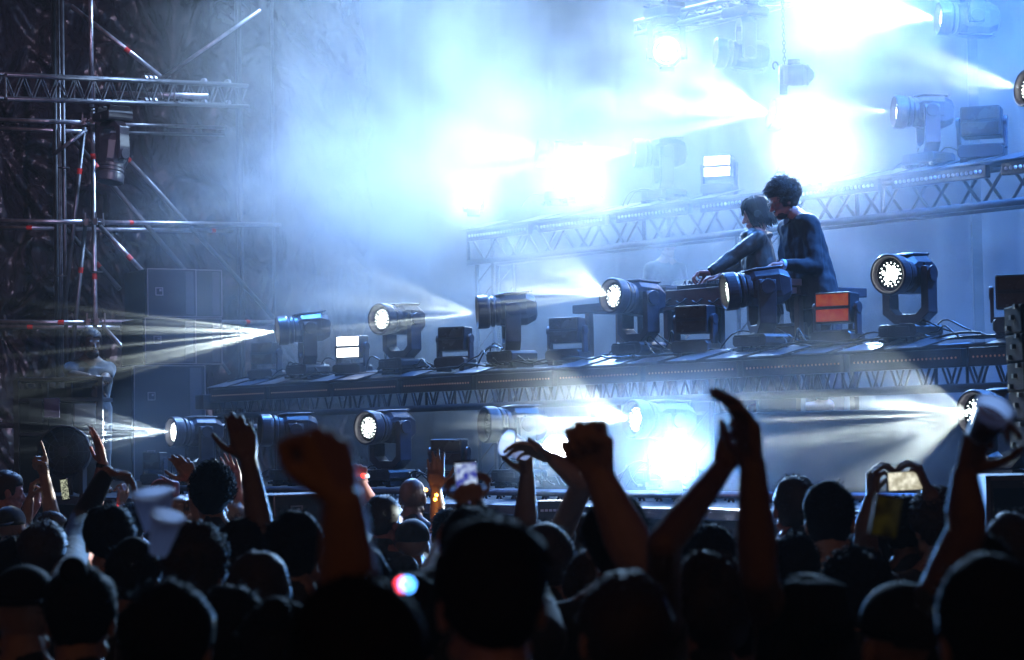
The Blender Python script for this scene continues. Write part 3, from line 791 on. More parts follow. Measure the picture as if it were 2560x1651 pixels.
# ------------------------------------------------------------------ dark rack with fan, lower left
rk = thing('equipment_rack', 'dark open rack with a purple and a grey panel in front of the guard', 'rack', V((P(150, 1250, 21).x, 21, 1.404)))
zt = P(150, 948, 21).z
for (x, dy) in ((42, 0), (115, .5), (252, 0), (175, .5)):
    p = P(x, 1100, 21 + dy); MB().box(V((p.x, 21 + dy, (zt + 1.404) / 2)), (.045, .045, zt - 1.404)).build('post', 'black', rk, world=True)
for y_ in (948, 1000, 1085):
    p0, p1 = P(38, y_, 21), P(258, y_, 21); c = (p0 + p1) / 2
    MB().box(V((c.x, 21.25, c.z)), (p1.x - p0.x, .5, .035)).build('shelf', 'black', rk, world=True, bev=.004)
for (x, y_, w_, h_, m_) in ((130, 1020, 38, 48, mat('purple_panel', (.07, .03, .09), .5)), (213, 1035, 52, 50, mat('grey_panel', (.11, .12, .15), .5)), (90, 1030, 34, 60, M['black2'])):
    c = P(x, y_, 20.95); k = 21 / F
    MB().box(c, (w_ * k, .02, h_ * k)).build('panel', m_, rk, world=True, bev=.003)
c = P(148, 1090, 21.42); MB().box(V((c.x, 21.52, (zt + 1.404) / 2 - .02)), (.74, .02, zt - 1.5)).build('back_panel', 'black2', rk, world=True)
fan = thing('drum_fan', 'large round dark fan at the foot of the rack, behind raised hands', 'fan', V((P(160, 1130, 20.4).x, 20.4, 1.404)))
c = P(160, 1130, 20.4); r_ = .21
MB().lathe([(r_ * .3, -.2), (r_, -.18), (r_ * 1.05, 0), (r_ * 1.08, .02), (r_ * 1.0, .025), (r_ * .97, 0), (r_ * .9, -.15), (.001, -.15)], Matrix.Identity(3), 32).tx(Matrix.Translation(c)).build('drum', 'black', fan, world=True, bev=.003)
mb = MB()
for k in range(5): mb.lathe([(r_ * (k + 1) / 5, .02), (r_ * (k + 1) / 5 + .004, .024), (r_ * (k + 1) / 5 + .004, .016)], Matrix.Identity(3), 28)
for k in range(12): mb.cyl((0, -.02, 0), (r_ * math.cos(k * PI / 6), -.02, r_ * math.sin(k * PI / 6)), .003, n=5)
mb.tx(Matrix.Translation(c)).build('guard_grille', 'steel_dark', fan, world=True)
MB().lathe([(.001, .04), (.045, .035), (.05, .01)], Matrix.Identity(3), 20).tx(Matrix.Translation(c)).build('hub', 'grey_plastic', fan, world=True)
mb = MB()
for s_ in (-1, 1): mb.box(c + V((s_ * .15, .05, -(c.z - 1.404) / 2 - .06)), (.03, .2, c.z - 1.404 - .13))
mb.build('stand', 'black', fan, world=True)

# ------------------------------------------------------------------ chain hoist
hp = P(1985, 188, 19.6)
h = thing('chain_hoist', 'misty chain hoist motor hanging on a long chain above the performers', 'hoist', V((hp.x, hp.y, hp.z)))
mb = MB(); mb.sph(hp + V((.02, 0, 0)), (.15, .10, .09)); mb.cyl(hp - V((.12, 0, 0)), hp + V((.12, 0, 0)), .085, n=18)
for k in range(6): mb.cyl(hp + V((-.10 + k * .04, 0, 0)), hp + V((-.09 + k * .04, 0, 0)), .093, n=18)
mb.box(hp + V((0, 0, .10)), (.10, .06, .05)); mb.box(hp + V((-.09, 0, -.1)), (.06, .06, .12))
mb.build('motor', 'black', h, world=True, smooth=True)
mb = MB(); top = hp + V((-.075, 0, .1)); z = 0; k = 0
while z < 1.4:
    c = top + V((-.008 * z, 0, z)); a_ = V((1, 0, 0)) if k % 2 else V((0, 1, 0))
    pts = [c + a_ * .011 * math.cos(t) + V((0, 0, .021)) * math.sin(t) for t in [i * PI / 5 for i in range(11)]]
    mb.rings(pts, .0042, n=5); z += .033; k += 1
mb.build('chain', 'steel_dark', h, world=True, smooth=True)
mb = MB(); mb.rings([hp + V((-.15 + .02 * math.cos(t), 0, .08 + .03 * math.sin(t))) for t in [i * .5 for i in range(10)]], .008, n=6); mb.build('hook', 'steel_dark', h, world=True, smooth=True)

# ------------------------------------------------------------------ mixing table and gear
def tp(px, py, dd=0): return P(px, py, DB(px) * 1.06 + dd)
A_ = tp(1430, 757); B_ = tp(2000, 722)
A_.z = B_.z = (A_.z + B_.z) / 2
tabl = thing('mixing_table', 'long dark table with legs carrying the mixers, on the riser', 'table', V((A_.x, A_.y, 2.0)))
L = (B_ - A_).length; dn = (B_ - A_).normalized(); MT = Matrix((dn, TN, V((0, 0, 1)))).transposed(); mid = (A_ + B_) / 2
MB().box(mid + TN * .35 - V((0, 0, .035)), (L, .70, .07), MT).build('tabletop', 'booth_dark', tabl, world=True, bev=.006)
MB().box(A_ + dn * (L * .56) - TN * .02 - V((0, 0, .03)), (L * .56, .03, .15), MT).build('front_board', 'wood', tabl, world=True, bev=.004)
for t_ in (.055, .20, .42, .62, .97):
    for dy in (.06, .62):
        p = A_ + dn * (L * t_) + TN * dy
        MB().box(V((p.x, p.y, (A_.z - .07 + 2.0) / 2)), (.05, .05, A_.z - .07 - 2.0), MT).build('leg', 'wood' if dy < .1 else 'booth_dark', tabl, world=True, bev=.003)
p = A_ + dn * (L * .955) + V((0, 0, .03))
sh = MB(); sh.box(p - TN * .05, (.16, .22, .05), MT); sh.box(p - TN * .03 - V((0, 0, .062)), (.17, .22, .045), MT)
tag(sh.build('white_box', 'white_shelf', world=False, bev=.004), 'pair of stacked white boards at the right end of the mixing table', 'board')
def gear(label, t_, w_, kind):
    c = A_ + dn * (L * t_) + TN * .30
    t = thing('media_player' if kind == 'p' else 'mixer', label, 'dj player' if kind == 'p' else 'mixer', V((c.x, c.y, A_.z)), TANG)
    MB().box((0, 0, .05), (w_, .36, .09)).build('case', 'black', t, bev=.008)
    if kind == 'p':
        MB().cyl((0, -.04, .095), (0, -.04, .112), .10, n=30).build('jog_wheel', 'steel_dark', t, bev=.003)
        o = MB().box((0, .12, .13), (w_ * .8, .10, .014), Matrix.Rotation(rad(35), 3, 'X')).build('display', 'glass_dark', t)
        mb = MB()
        for k in range(6): mb.box((-w_ / 2 + .03 + k * .02, -.165, .098), (.014, .014, .01))
        mb.build('button', 'white_shelf', t)
    else:
        for i in range(6):
            for j in range(4): MB().cyl((-w_ / 2 + .035 + i * (w_ - .07) / 5, -.12 + j * .075, .095), (-w_ / 2 + .035 + i * (w_ - .07) / 5, -.12 + j * .075, .128), .010, n=10).build('knob', 'steel_dark', t)
        mb = MB()
        for i in range(4): mb.box((-w_ / 2 + .06 + i * .06, -.155, .10), (.02, .01, .014))
        mb.build('fader', 'white_shelf', t)
    return t
gear('flat black player at the left end of the mixing table', .33, .30, 'p')
gear('black mixer with rows of knobs between the two players', .50, .34, 'm')
gear('black player under the dark haired performers hand', .67, .30, 'p')
mb = MB()
for k in range(6):
    a0 = A_ + dn * (L * (.3 + k * .07)) - TN * .06 + V((0, 0, -.01)); pts = [a0 + dn * (.30 * s_ / 10) - V((0, 0, .05 * math.sin(s_ / 10 * PI) + .01 * k % 3)) for s_ in range(11)]
    mb.rings(pts, .006, n=6)
tag(mb.build('cable', 'cable', smooth=True), 'thin black leads drooping from the front of the mixing table', 'cable')

def flight_case(label, px, w_, h_):
    c = A_.lerp(B_, (px - 1430) / 570) + TN * .12; c.z = 2.0
    t = thing('flight_case', label, 'flight case', c, TANG)
    MB().box((0, .2, h_ / 2), (w_, .4, h_)).build('case', 'booth_dark', t, bev=.006)
    mb = MB()
    for sx_ in (-1, 1): mb.box((sx_ * (w_ / 2 - .010), -.004, h_ / 2), (.024, .012, h_))
    for z_ in (.012, h_ * .68, h_ - .012): mb.box((0, -.005, z_), (w_ - .05, .012, .022))
    mb.build('metal_edge', 'steel_dark', t, bev=.002)
    for sx_ in (-.25, .25): MB().box((sx_ * w_, -.014, h_ * .68), (.05, .014, .06)).build('latch', 'steel', t, bev=.003)
flight_case('dark flight case with metal edges standing under the right end of the mixing table', 1925, .52, .66)
flight_case('wider dark flight case under the mixing table behind the unlit strobe', 1760, .46, .50)
# ------------------------------------------------------------------ stage front bits
def litpanel(label, x0, x1, y0, y1, dep):
    c = P((x0 + x1) / 2, (y0 + y1) / 2, dep); k = dep / F
    t = thing('control_unit', label, 'control unit', V((c.x, c.y, c.z - (y1 - y0) * k / 2)))
    MB().box(c + V((0, .1, 0)), ((x1 - x0) * k, .2, (y1 - y0) * k)).build('case', 'black', t, world=True, bev=.006)
    mb = MB(); n = 9
    for i in range(n): mb.box(c + V(((i / (n - 1) - .5) * (x1 - x0) * k * .8, -.006, .0)), (.02, .012, .014))
    mb.build('indicator', 'led_white', t, world=True)
    return t
litpanel('flat dark unit with small white indicators below the tilted cup', 1345, 1450, 1252, 1300, 14.9)
# speaker wedge lower right, and hanging column right edge
wp = P(2530, 1330, 11.5)
wd = thing('monitor_speaker', 'dark boxy speaker with pale edge at the lower right, cut by the frame', 'loudspeaker', V((wp.x, wp.y, 0)))
k = 11.5 / F; tl_ = P(2462, 1190, 11.5); ww = .55; hh = 1.0
c = V((tl_.x + ww / 2, tl_.y + .3, tl_.z - hh / 2))
MB().box(c, (ww, .6, hh)).build('cabinet', 'cab', wd, world=True, bev=.01)
mb = MB(); mb.box(V((tl_.x + .012, tl_.y - .004, c.z)), (.022, .01, hh)); mb.box(V((c.x, tl_.y - .004, tl_.z - .012)), (ww, .01, .024)); mb.build('edge_trim', 'panel_light', wd, world=True)
MB().box(V((c.x + .01, tl_.y - .003, c.z - .02)), (ww - .06, .006, hh - .08)).build('grille', 'cab_front', wd, world=True)
MB().box(V((c.x, c.y, (c.z - hh / 2) / 2)), (ww, .55, c.z - hh / 2 - .004)).build('stand', 'cab', wd, world=True, bev=.01)
la = thing('hanging_speaker_column', 'black column of stacked speakers hanging at the right edge', 'loudspeaker', V((P(2600, 1000, 12).x, 12, P(2600, 1200, 12).z)))
y_ = 762
for i in range(5):
    p = P(2536 + i * 3.5, y_ + 35 + i * 73, 12)
    o = MB().box(p + V((.15, 0, 0)), (.32, .4, .138), Matrix.Rotation(rad(-2 + i * 1.0), 3, 'Y')).build('speaker_box', 'cab_front', la, world=True, bev=.008)
    mb = MB()
    for j in range(3): mb.box(p + V((-.018, -.12 + j * .1, .055 - j * .05)), (.02, .05, .022))
    mb.build('rigging_pin', 'black2', o, world=True)

# ------------------------------------------------------------------ people
def hand_prims(mb, W, d, n, s=1.0, pose='open', thumb=1, grip=None):
    """W wrist, d towards the fingers, n out of the palm, thumb side = thumb * (d x n)"""
    d = V(d).normalized(); n = V(n); n = (n - d * n.dot(d)).normalized(); e = d.cross(n) * thumb
    W = V(W)
    cur = {'open': (.12, .15, .12), 'relax': (.45, .5, .35), 'fist': (1.45, 1.6, 1.0), 'hold': (.85, .95, .6), 'point': (1.4, 1.6, 1.), 'limp': (.9, .35, .2)}[pose]
    lens = [(.042, .026, .021), (.047, .030, .023), (.044, .028, .022), (.034, .021, .019)]
    spr = {'open': .17, 'fist': .01, 'hold': .06}.get(pose, .08)
    kn = []
    for i in range(4):
        off = (1.5 - i) * .0205 * s
        k = W + d * (.090 - .005 * abs(i - 1) - (.009 if i == 3 else 0)) * s + e * off * 1.06
        root = W + d * .012 * s + e * off * .55
        mb.cap(root, k, .0155 * s, .0122 * s, n=8); mb.cap(W + d * .03 * s + e * off * .7 + n * .004, W + d * .07 * s + e * off * .95 + n * .004, .0145 * s, n=8)
        a = 0; p = k; sp = (1.5 - i) * spr * .35
        c_ = cur
        if pose == 'point' and i == 0: c_ = (.1, .1, .1)
        r_ = .0094 * s if i != 3 else .0082 * s
        dd = (d + e * sp).normalized()
        for j in range(3):
            a += c_[j] * (1 + .08 * (i - 1.5) * (1 if pose != 'fist' else 0)); q = p + (dd * math.cos(a) + n * math.sin(a)) * lens[i][j] * s
            mb.cap(p, q, r_, r_ * .92, n=8); p = q; r_ *= .93
    t0 = W + d * .022 * s + e * .022 * s + n * .006 * s
    if pose in ('fist', 'point'):
        t1 = t0 + (d * .6 + e * .45 + n * .35).normalized() * .045 * s; t2 = t1 + (d * .5 - e * .55 + n * .6).normalized() * .034 * s; t3 = t2 + (-e * .9 + d * .2 + n * .1).normalized() * .026 * s
    elif pose == 'hold':
        t1 = t0 + (d * .45 + e * .6 + n * .6).normalized() * .045 * s; t2 = t1 + (d * .6 + n * .7 + e * .1).normalized() * .034 * s; t3 = t2 + (d * .6 + n * .6 - e * .3).normalized() * .026 * s
    else:
        t1 = t0 + (d * .55 + e * .8 + n * .15).normalized() * .045 * s; t2 = t1 + (d * .8 + e * .55).normalized() * .034 * s; t3 = t2 + (d * .9 + e * .35).normalized() * .026 * s
    mb.cap(t0, t1, .0155 * s, .0118 * s, n=8); mb.cap(t1, t2, .0112 * s, .0105 * s, n=8); mb.cap(t2, t3, .0104 * s, .0085 * s, n=8)
def head_prims(mb, H, f, up, s=1.0, male=True, glasses=False):
    """H centre of the head (eye level), f facing"""
    f = V(f).normalized(); up = V(up); up = (up - f * up.dot(f)).normalized(); r = f.cross(up)
    m = Matrix((r, f, up)).transposed()
    A = lambda x, y, z: H + m @ V((x * s, y * s, z * s))
    mb.sph(A(0, -.012, .035), (.074 * s, .096 * s, .088 * s), m, 18, 12)
    mb.sph(A(0, .012, .005), (.066 * s, .078 * s, .085 * s), m, 16, 10)
    mb.sph(A(0, .022, -.055), (.050 * s, .062 * s, .050 * s), m, 16, 10)
    mb.sph(A(0, .068, -.098), (.022 * s, .020 * s, .018 * s), m, 10, 8)        # chin
    mb.cap(A(-.045, .005, -.062), A(-.012, .066, -.095), .022 * s, .016 * s, n=8); mb.cap(A(.045, .005, -.062), A(.012, .066, -.095), .022 * s, .016 * s, n=8)
    mb.cap(A(-.038, .074, .022), A(.038, .074, .022), .012 * s, n=8)              # brow
    mb.cap(A(0, .082, .010), A(0, .104, -.028), .0085 * s, .013 * s, n=8)          # nose
    mb.sph(A(-.012, .094, -.032), .0085 * s); mb.sph(A(.012, .094, -.032), .0085 * s)
    mb.cap(A(-.017, .084, -.058), A(.017, .084, -.058), .008 * s, n=8); mb.cap(A(-.014, .083, -.070), A(.014, .083, -.070), .0088 * s, n=8)   # lips
    for sd in (-1, 1):
        mb.sph(A(sd * .036, .062, -.018), (.020 * s, .018 * s, .018 * s), m)       # cheek
        mb.sph(A(sd * .032, .072, .004), (.0145 * s, .011 * s, .010 * s), m)       # eyelid
        mb.sph(A(sd * .076, -.010, -.005), (.010 * s, .020 * s, .032 * s), m)      # ear
    return A, m
def curve_pts(p, q, sag, n=8):
    return [p.lerp(q, i / n) + sag * math.sin(i / n * PI) for i in range(n + 1)]
def hair_mesh(kind, A, m, s, seed, parent, matn, up):
    rnd = random.Random(seed)
    mb = MB()
    if kind in ('short', 'curly', 'long', 'bun', 'bob'):
        k = {'short': .010, 'curly': .018, 'long': .013, 'bun': .010, 'bob': .016}[kind]
        me0 = MB(); me0.sph(V((0, -.020, .042)), (.078 + k, .098 + k, .088 + k), None, 26, 18)
        vs = []
        for v in me0.v:
            nz = noise.noise(v * 11 + V((seed * 1.7, seed, 0))) * (.016 if kind in ('short', 'curly') else .006) + noise.noise(v * 38 + V((seed, 0, 0))) * .006 + noise.noise(v * 90 + V((seed, 3, 0))) * (.004 if kind != 'curly' else .010)
            v = v * (1 + nz / max(.05, v.length))
            if v.y > .035: v.y = min(v.y, .075 + k if v.z > .055 else .035)     # open at the face
            if v.y > -.02 and v.z < -.035: v.z = -.035 + (v.z + .035) * .4
            if v.y < -.02 and v.z < 0: v.z *= 1.25
            vs.append(A(*v))
        mb.add(vs, me0.f)
    if kind == 'curly':
        for i in range(620 if s > 1.05 else 420):
            a = rnd.uniform(0, 2 * PI); z = rnd.uniform(-.45, 1)
            dv = V((math.cos(a) * math.sqrt(max(0, 1 - z * z)), math.sin(a) * math.sqrt(max(0, 1 - z * z)), z))
            if dv.y > .62 and z < .35: continue
            rr = rnd.uniform(.93, 1.24 if s > 1.05 else 1.08)
            c = V((dv.x * .092 * rr, -.020 + dv.y * .108 * rr, .048 + dv.z * .102 * rr))
            R_ = rnd.uniform(.007, .014); t1 = dv.cross(V((rnd.random(), rnd.random(), rnd.random()))).normalized(); t2 = dv.cross(t1)
            pts = [A(*(c + t1 * R_ * math.cos(j * .8) + t2 * R_ * math.sin(j * .8) + dv * (.0035 * j - .01))) for j in range(8)]
            mb.rings(pts, [.0035, .004, .004, .004, .0035, .003, .002, .001], n=4)
    elif kind in ('short', 'bun'):
        for i in range(260):
            a = rnd.uniform(0, 2 * PI); z = rnd.uniform(-.3, 1)
            q_ = math.sqrt(max(0, 1 - z * z)); dv = V((math.cos(a) * q_, math.sin(a) * q_, z))
            if dv.y > .7 and z < .4: continue
            c = V((dv.x * .084, -.020 + dv.y * .104, .044 + dv.z * .096)); t1 = V((rnd.uniform(-1, 1), rnd.uniform(-1, 1), rnd.uniform(-.6, .6)))
            e = c + (dv * rnd.uniform(.15, .6) + t1 * .9) * .020
            mb.rings([A(*c), A(*((c + e) / 2 + dv * .002)), A(*e)], [.0018, .0013, .0004], n=4)
        if kind == 'bun': mb.sph(A(0, -.10, .12), .035 * s)
    elif kind == 'long' or kind == 'bob':
        Lg = -.26 if kind == 'long' else -.10
        for i in range(150):
            a = rnd.uniform(.62 * PI, 2.38 * PI) if kind == 'long' else rnd.uniform(.72 * PI, 2.28 * PI); x, y = math.cos(a), math.sin(a)
            p0 = V((x * .03, -.02 + y * .03, .135)); p1 = V((x * .092, -.02 + y * .110, .05)); p2 = V((x * .10, -.03 + y * .108, -.05)); p3 = V((x * .095 + rnd.uniform(-.012, .012), -.035 + y * .10 + rnd.uniform(-.012, .012), Lg + rnd.uniform(-.03, .03)))
            pts = [p0, p0.lerp(p1, .5) + V((x * .014, y * .016, .022)), p1, p1.lerp(p2, .5), p2, p2.lerp(p3, .5), p3]
            mb.rings([A(*p) for p in pts], [.006, .009, .009, .008, .008, .006, .001], n=5)
        if kind == 'bob':     # fringe
            for i in range(46):
                x = rnd.uniform(-.07, .07); p0 = V((x * .4, .02, .142)); p1 = V((x * .9, .082, .09)); p2 = V((x * 1.05, .098 - abs(x) * .25, .030 + rnd.uniform(-.008, .006)))
                mb.rings([A(*p) for p in (p0, p0.lerp(p1, .5) + V((0, .006, .012)), p1, p2)], [.006, .008, .007, .001], n=5)
    elif kind == 'cap':
        me0 = MB(); me0.sph(V((0, -.014, .052)), (.086, .106, .088), None, 24, 16)
        mb.add([A(*V((v.x, v.y, max(v.z, .035)))) for v in me0.v], me0.f)
        vs = [A(x, y, z) for x, y, z in ((-.07, -.08, .05), (-.075, -.15, .035), (0, -.18, .032), (.075, -.15, .035), (.07, -.08, .05))] if seed % 2 else [A(x, y, z) for x, y, z in ((-.07, .07, .045), (-.072, .14, .035), (0, .165, .03), (.072, .14, .035), (.07, .07, .045))]
        mb.add(vs + [v + up * .006 for v in vs], [(0, 1, 2, 3, 4), (9, 8, 7, 6, 5)] + [(i, (i + 1) % 5, (i + 1) % 5 + 5, i + 5) for i in range(5)])
    nm = 'cap' if kind == 'cap' else 'hair'
    return mb.build(nm, matn, parent, world=True, smooth=True)

def person(label, px, py, wpx=None, dep=None, yaw=0, pitch=0, hair='short', hm='hair', skin='skin', shirt='cloth_b', arms=(), sleeve='short', s=1.0, voxel=.014, seed=1, lean=V((0, 0, 0)), floor=0.0, group='people in the crowd seen from behind', sh_w=.19, extra=None, bulky=0.0, hang=True, nf=.035, nz=.155, ct=.016):
    """px,py centre of the head with hair; yaw 0 = facing upstage, + turns to the right of the picture"""
    if dep is None: dep = F * .195 * s / wpx
    rr_ = random.Random(seed * 7); yaw += rr_.uniform(-22, 22) if 'crowd' in group else 0; pitch += rr_.uniform(-10, 10) if 'crowd' in group else 0
    H = P(px, py, dep) - V((0, 0, .02))
    f = V((math.sin(rad(yaw)), math.cos(rad(yaw)), 0)); r = V((f.y, -f.x, 0)); up = V((0, 0, 1))
    fh = f * math.cos(rad(pitch)) + up * math.sin(rad(pitch)); uph = up * math.cos(rad(pitch)) - f * math.sin(rad(pitch))
    t = thing('person', label, 'person', V((H.x - lean.x, H.y - lean.y, floor)), 0, group)
    body = MB()
    nb = H - fh * .02 * s - uph * .07 * s            # neck top
    nk = H - f * nf - V((0, 0, nz * s)) - lean * .15
    body.cap(nb, nk, .056 * s, .062 * s, n=12)
    shc = nk - V((0, 0, .045 * s)); hipc = H - V((0, 0, (.78 + 0) * s)) - f * .02 - lean
    hipc.z = max(hipc.z, floor + .75)
    chest = shc.lerp(hipc, .30); waist = shc.lerp(hipc, .68)
    mt = Matrix((r, f, up)).transposed()
    def torso(b, g):
        sW = sh_w * s
        b.cap(shc - r * (sW - .06) - V((0, 0, .02)), shc + r * (sW - .06) - V((0, 0, .02)), .062 * s + g, n=12)
        b.cap(nk + V((0, 0, -.0)), shc, .07 * s + g * .6, .08 * s + g, n=12) if g == 0 else b.cap(nk - V((0, 0, .025)), shc, .066 * s + g * .6, .08 * s + g, n=12)
        secs = []
        for (c, a_, b_) in ((shc - V((0, 0, .0)), sW - .02, .085), (chest, (sW - .015), .115), (waist, sW - .045 + bulky, .10 + bulky * .6), (hipc, sW - .03 + bulky, .115 + bulky * .4)):
            secs.append([c + r * ((a_ * s + g) * math.cos(k * PI / 10)) + f * ((b_ * s + g) * math.sin(k * PI / 10)) for k in range(20)])
        b.loft(secs)
    torso(body, 0)
    # legs
    for sd in (-1, 1):
        hp_ = hipc + r * sd * .09 * s; fz = V((hp_.x, hp_.y, floor)) + r * sd * .02; kn = hp_.lerp(fz, .52) + f * .02
        body.cap(hp_, kn, .085 * s, .058 * s, n=10); body.cap(kn, fz + V((0, 0, .09)), .056 * s, .04 * s, n=10)
        body.cap(fz + V((0, 0, .042)) - f * .05, fz + V((0, 0, .035)) + f * .14, .040 * s, .032 * s, n=10)
    fine = MB(); A, m = head_prims(fine, H, fh, uph, s)
    fine.cap(nb, nk.lerp(nb, .4), .054 * s, .056 * s, n=12)
    cloth = MB(); torso(cloth, ct)
    if 'crowd' in group and seed % 4: cloth.cap(nk + V((0, 0, .01)), nb.lerp(nk, .45), .080 * s, .064 * s, n=12)
    done = {}
    for sd in (-1, 1):
        body.cap(nb.lerp(nk, .55), shc + r * sd * (sh_w - .07) * s, .056 * s, .056 * s, n=10); cloth.cap(nk + r * sd * .02, shc + r * sd * (sh_w - .07) * s, .058 * s, .064 * s, n=10)
    for a in arms:
        sd = a['side']; S0 = shc + r * sd * (sh_w - .02) * s - V((0, 0, .01)); E_ = V(a['elbow']); W_ = V(a['wrist'])
        k = a.get('r', 1.0)
        body.cap(S0, S0.lerp(E_, .25), .056 * s * k, .052 * s * k, n=10)
        fine.cap(S0, E_, .052 * s * k, .040 * s * k, n=12)
        mid_ = E_.lerp(W_, .3); fine.cap(E_, mid_, .040 * s * k, .042 * s * k, n=12); fine.cap(mid_, W_, .042 * s * k, .027 * s * k, n=12)
        hand_prims(fine, W_, a['d'], a['n'], s * k * 1.0, a.get('pose', 'open'), a.get('thumb', 1))
        sl = a.get('sleeve', sleeve)
        if sl == 'short': cloth.cap(S0, S0.lerp(E_, .55), .068 * s, .062 * s * k, n=12)
        elif sl == 'long':
            cloth.cap(S0, E_, .068 * s * k, .055 * s * k, n=12); cloth.cap(E_, E_.lerp(W_, .88), .055 * s * k, .040 * s * k, n=12)
            for q in range(5): pp = E_.lerp(W_, .1 + q * .16); cloth.sph(pp, (.054 - .003 * q) * s * k, nu=12, nv=8)
        done[sd] = 1
    for sd in (-1, 1):
        if sd in done or not hang: continue
        S0 = shc + r * sd * (sh_w - .02) * s - V((0, 0, .01)); E_ = S0 + r * sd * .05 - V((0, 0, .28 * s)) - f * .02; W_ = E_ - V((0, 0, .25 * s)) + f * .06
        body.cap(S0, E_, .052 * s, .042 * s, n=10); fine.cap(E_, W_, .042 * s, .027 * s, n=10)
        hand_prims(fine, W_, V((0, 0, -1)) + f * .2, -r * sd, s, 'relax', thumb=sd)
        cloth.cap(S0, S0.lerp(E_, .7 if sleeve == 'short' else 1.0), .068 * s, .058 * s, n=12)
        if sleeve == 'long': cloth.cap(E_, E_.lerp(W_, .88), .055 * s, .040 * s, n=12)
    if extra: extra(fine, cloth, A, m, t, dict(shc=shc, chest=chest, waist=waist, hipc=hipc, f=f, r=r, H=H))
    inv = t.matrix_basis.inverted()
    m1 = fuse(body, voxel * 1.3, 3); m2 = fuse(fine, .004 if (arms and dep < 6) else min(.0065, voxel * .5), 2)
    all_ = MB(); mesh_to_mb(m1, all_); mesh_to_mb(m2, all_)
    bpy.data.meshes.remove(m1); bpy.data.meshes.remove(m2)
    bo = all_.build('body', skin, t, world=True, smooth=True)
    m3 = fuse(cloth, voxel, 4); c_ = MB(); mesh_to_mb(m3, c_); bpy.data.meshes.remove(m3)
    # creases
    for i, v in enumerate(c_.v):
        nz = noise.noise(V((v.x * 9, v.y * 9, v.z * 5 + seed))) * .010 + noise.noise(V((v.x * 22 + seed, v.y * 22, v.z * 16))) * .004
        ax = V((hipc.x, hipc.y, v.z)); dd = (v - ax); 
        if dd.length > .02: c_.v[i] = v + dd.normalized() * nz * (2.2 if ct > .02 else 1)
    c_.build({'cloth_n': 'jacket', 'cloth_t': 'jacket'}.get(shirt, 'shirt'), shirt, t, world=True, smooth=True)
    if floor <= 100:
        tr = MB()
        for sd in (-1, 1):
            hp_ = hipc + r * sd * .09 * s; fz = V((hp_.x, hp_.y, floor)) + r * sd * .02; kn = hp_.lerp(fz, .52) + f * .02
            tr.cap(hp_ + V((0, 0, .02)), kn, .098 * s, .068 * s, n=12); tr.cap(kn, fz + V((0, 0, .12)), .066 * s, .055 * s, n=12)
        tr.cap(hipc - r * .06, hipc + r * .06, .12 * s, n=12)
        tr.build('trousers', 'cloth_b', t, world=True, smooth=True)
    if hair and hair != 'bald': hair_mesh(hair, A, m, s, seed, t, hm, uph)
    return t
def arm(side, ex, ey, wx, wy, dep, d, n, pose='open', thumb=1, ed=0.0, wd=0.0, **k):
    a = dict(side=side, elbow=P(ex, ey, dep + ed), wrist=P(wx, wy, dep + wd), d=V(d), n=V(n), pose=pose, thumb=thumb); a.update(k); return a
def wristband(parent, W, E, m='band_red', r=.031, w=.011, led=None):
    ax = (V(W) - V(E)).normalized(); c = V(W) - ax * .012
    o = MB().cyl(c - ax * w, c + ax * w, r, n=20).build('wristband', 'band_white' if led else m, parent, world=True, smooth=False, bev=.002)
    if led:
        q = c + V(led).normalized() * r; MB().sph(q, .013).build('led', m, o, world=True, smooth=True)
    return o

# --- performers
d2 = 17.95; d1 = 18.55
def glasses(fine, cloth, A, m, t, k):
    mb = MB()
    for sd in (-1, 1):
        mb.rings([A(sd * .034 + .024 * math.cos(a_), .098 - .006, .004 + .020 * math.sin(a_)) for a_ in [i * PI / 8 for i in range(17)]], .0022, n=6)
        mb.rings([A(sd * .058, .092, .008), A(sd * .074, .05, .012), A(sd * .078, -.01, .012)], .003, n=6)
    mb.rings([A(-.010, .097, .008), A(.010, .097, .008)], .0022, n=6)
    mb.build('glasses', 'gold', t, world=True, smooth=True)
    # beard shadow and blazer collar
    cloth.cap(k['shc'] + k['f'] * .06 - V((0, 0, .0)), k['waist'] + k['f'] * .10, .05, .05, n=10)
    cloth.cap(k['waist'], k['hipc'] - V((0, 0, .10)), .16, .17, n=16)
    s_ = MB(); s_.cap(k['shc'] + k['f'] * .09 + V((0, 0, .02)), k['waist'] + k['f'] * .125, .035, .04, n=12); s_.build('shirt', mat('blue_shirt', (.10, .22, .42), .7), t, world=True, smooth=True)
    bd = MB(); bd.sph(A(0, .045, -.085), (.052, .050, .034), m, 14, 10); bd.sph(A(0, .088, -.049), (.024, .010, .006), m)
    q = fuse(bd, .006, 2); b2 = MB(); mesh_to_mb(q, b2); b2.build('beard', 'hair_br', t, world=True, smooth=True)
m2 = P(1955, 662, d2 - .32)
pA = person('performer with curly hair, glasses and dark blazer bent over the mixing table', 1957, 497, dep=d2, yaw=-104, pitch=-22, nf=.09, nz=.12, bulky=.06, ct=.035, hair='curly', hm='hair_br', skin='skin_red', shirt='cloth_n', sleeve='long',
       arms=[dict(side=-1, elbow=P(2040, 668, d2 - .26), wrist=P(1958, 662, d2 - .36), d=V((-1, -.05, -.12)), n=V((0.0, -.3, -1)), pose='relax', thumb=-1, r=1.08),
             dict(side=1, elbow=P(1985, 650, d2 + .3), wrist=P(1925, 676, d2 + .15), d=V((-1, 0, -.1)), n=V((0, .2, -1)), pose='relax', thumb=1)],
       voxel=.010, seed=3, floor=2.004, lean=V((-.20, 0, 0)), extra=glasses, group='performers at the mixing table', s=1.08, sh_w=.215)
wristband(pA, P(1954, 662, d2 - .36), P(2040, 668, d2 - .26), m='band_white', r=.040, w=.014)
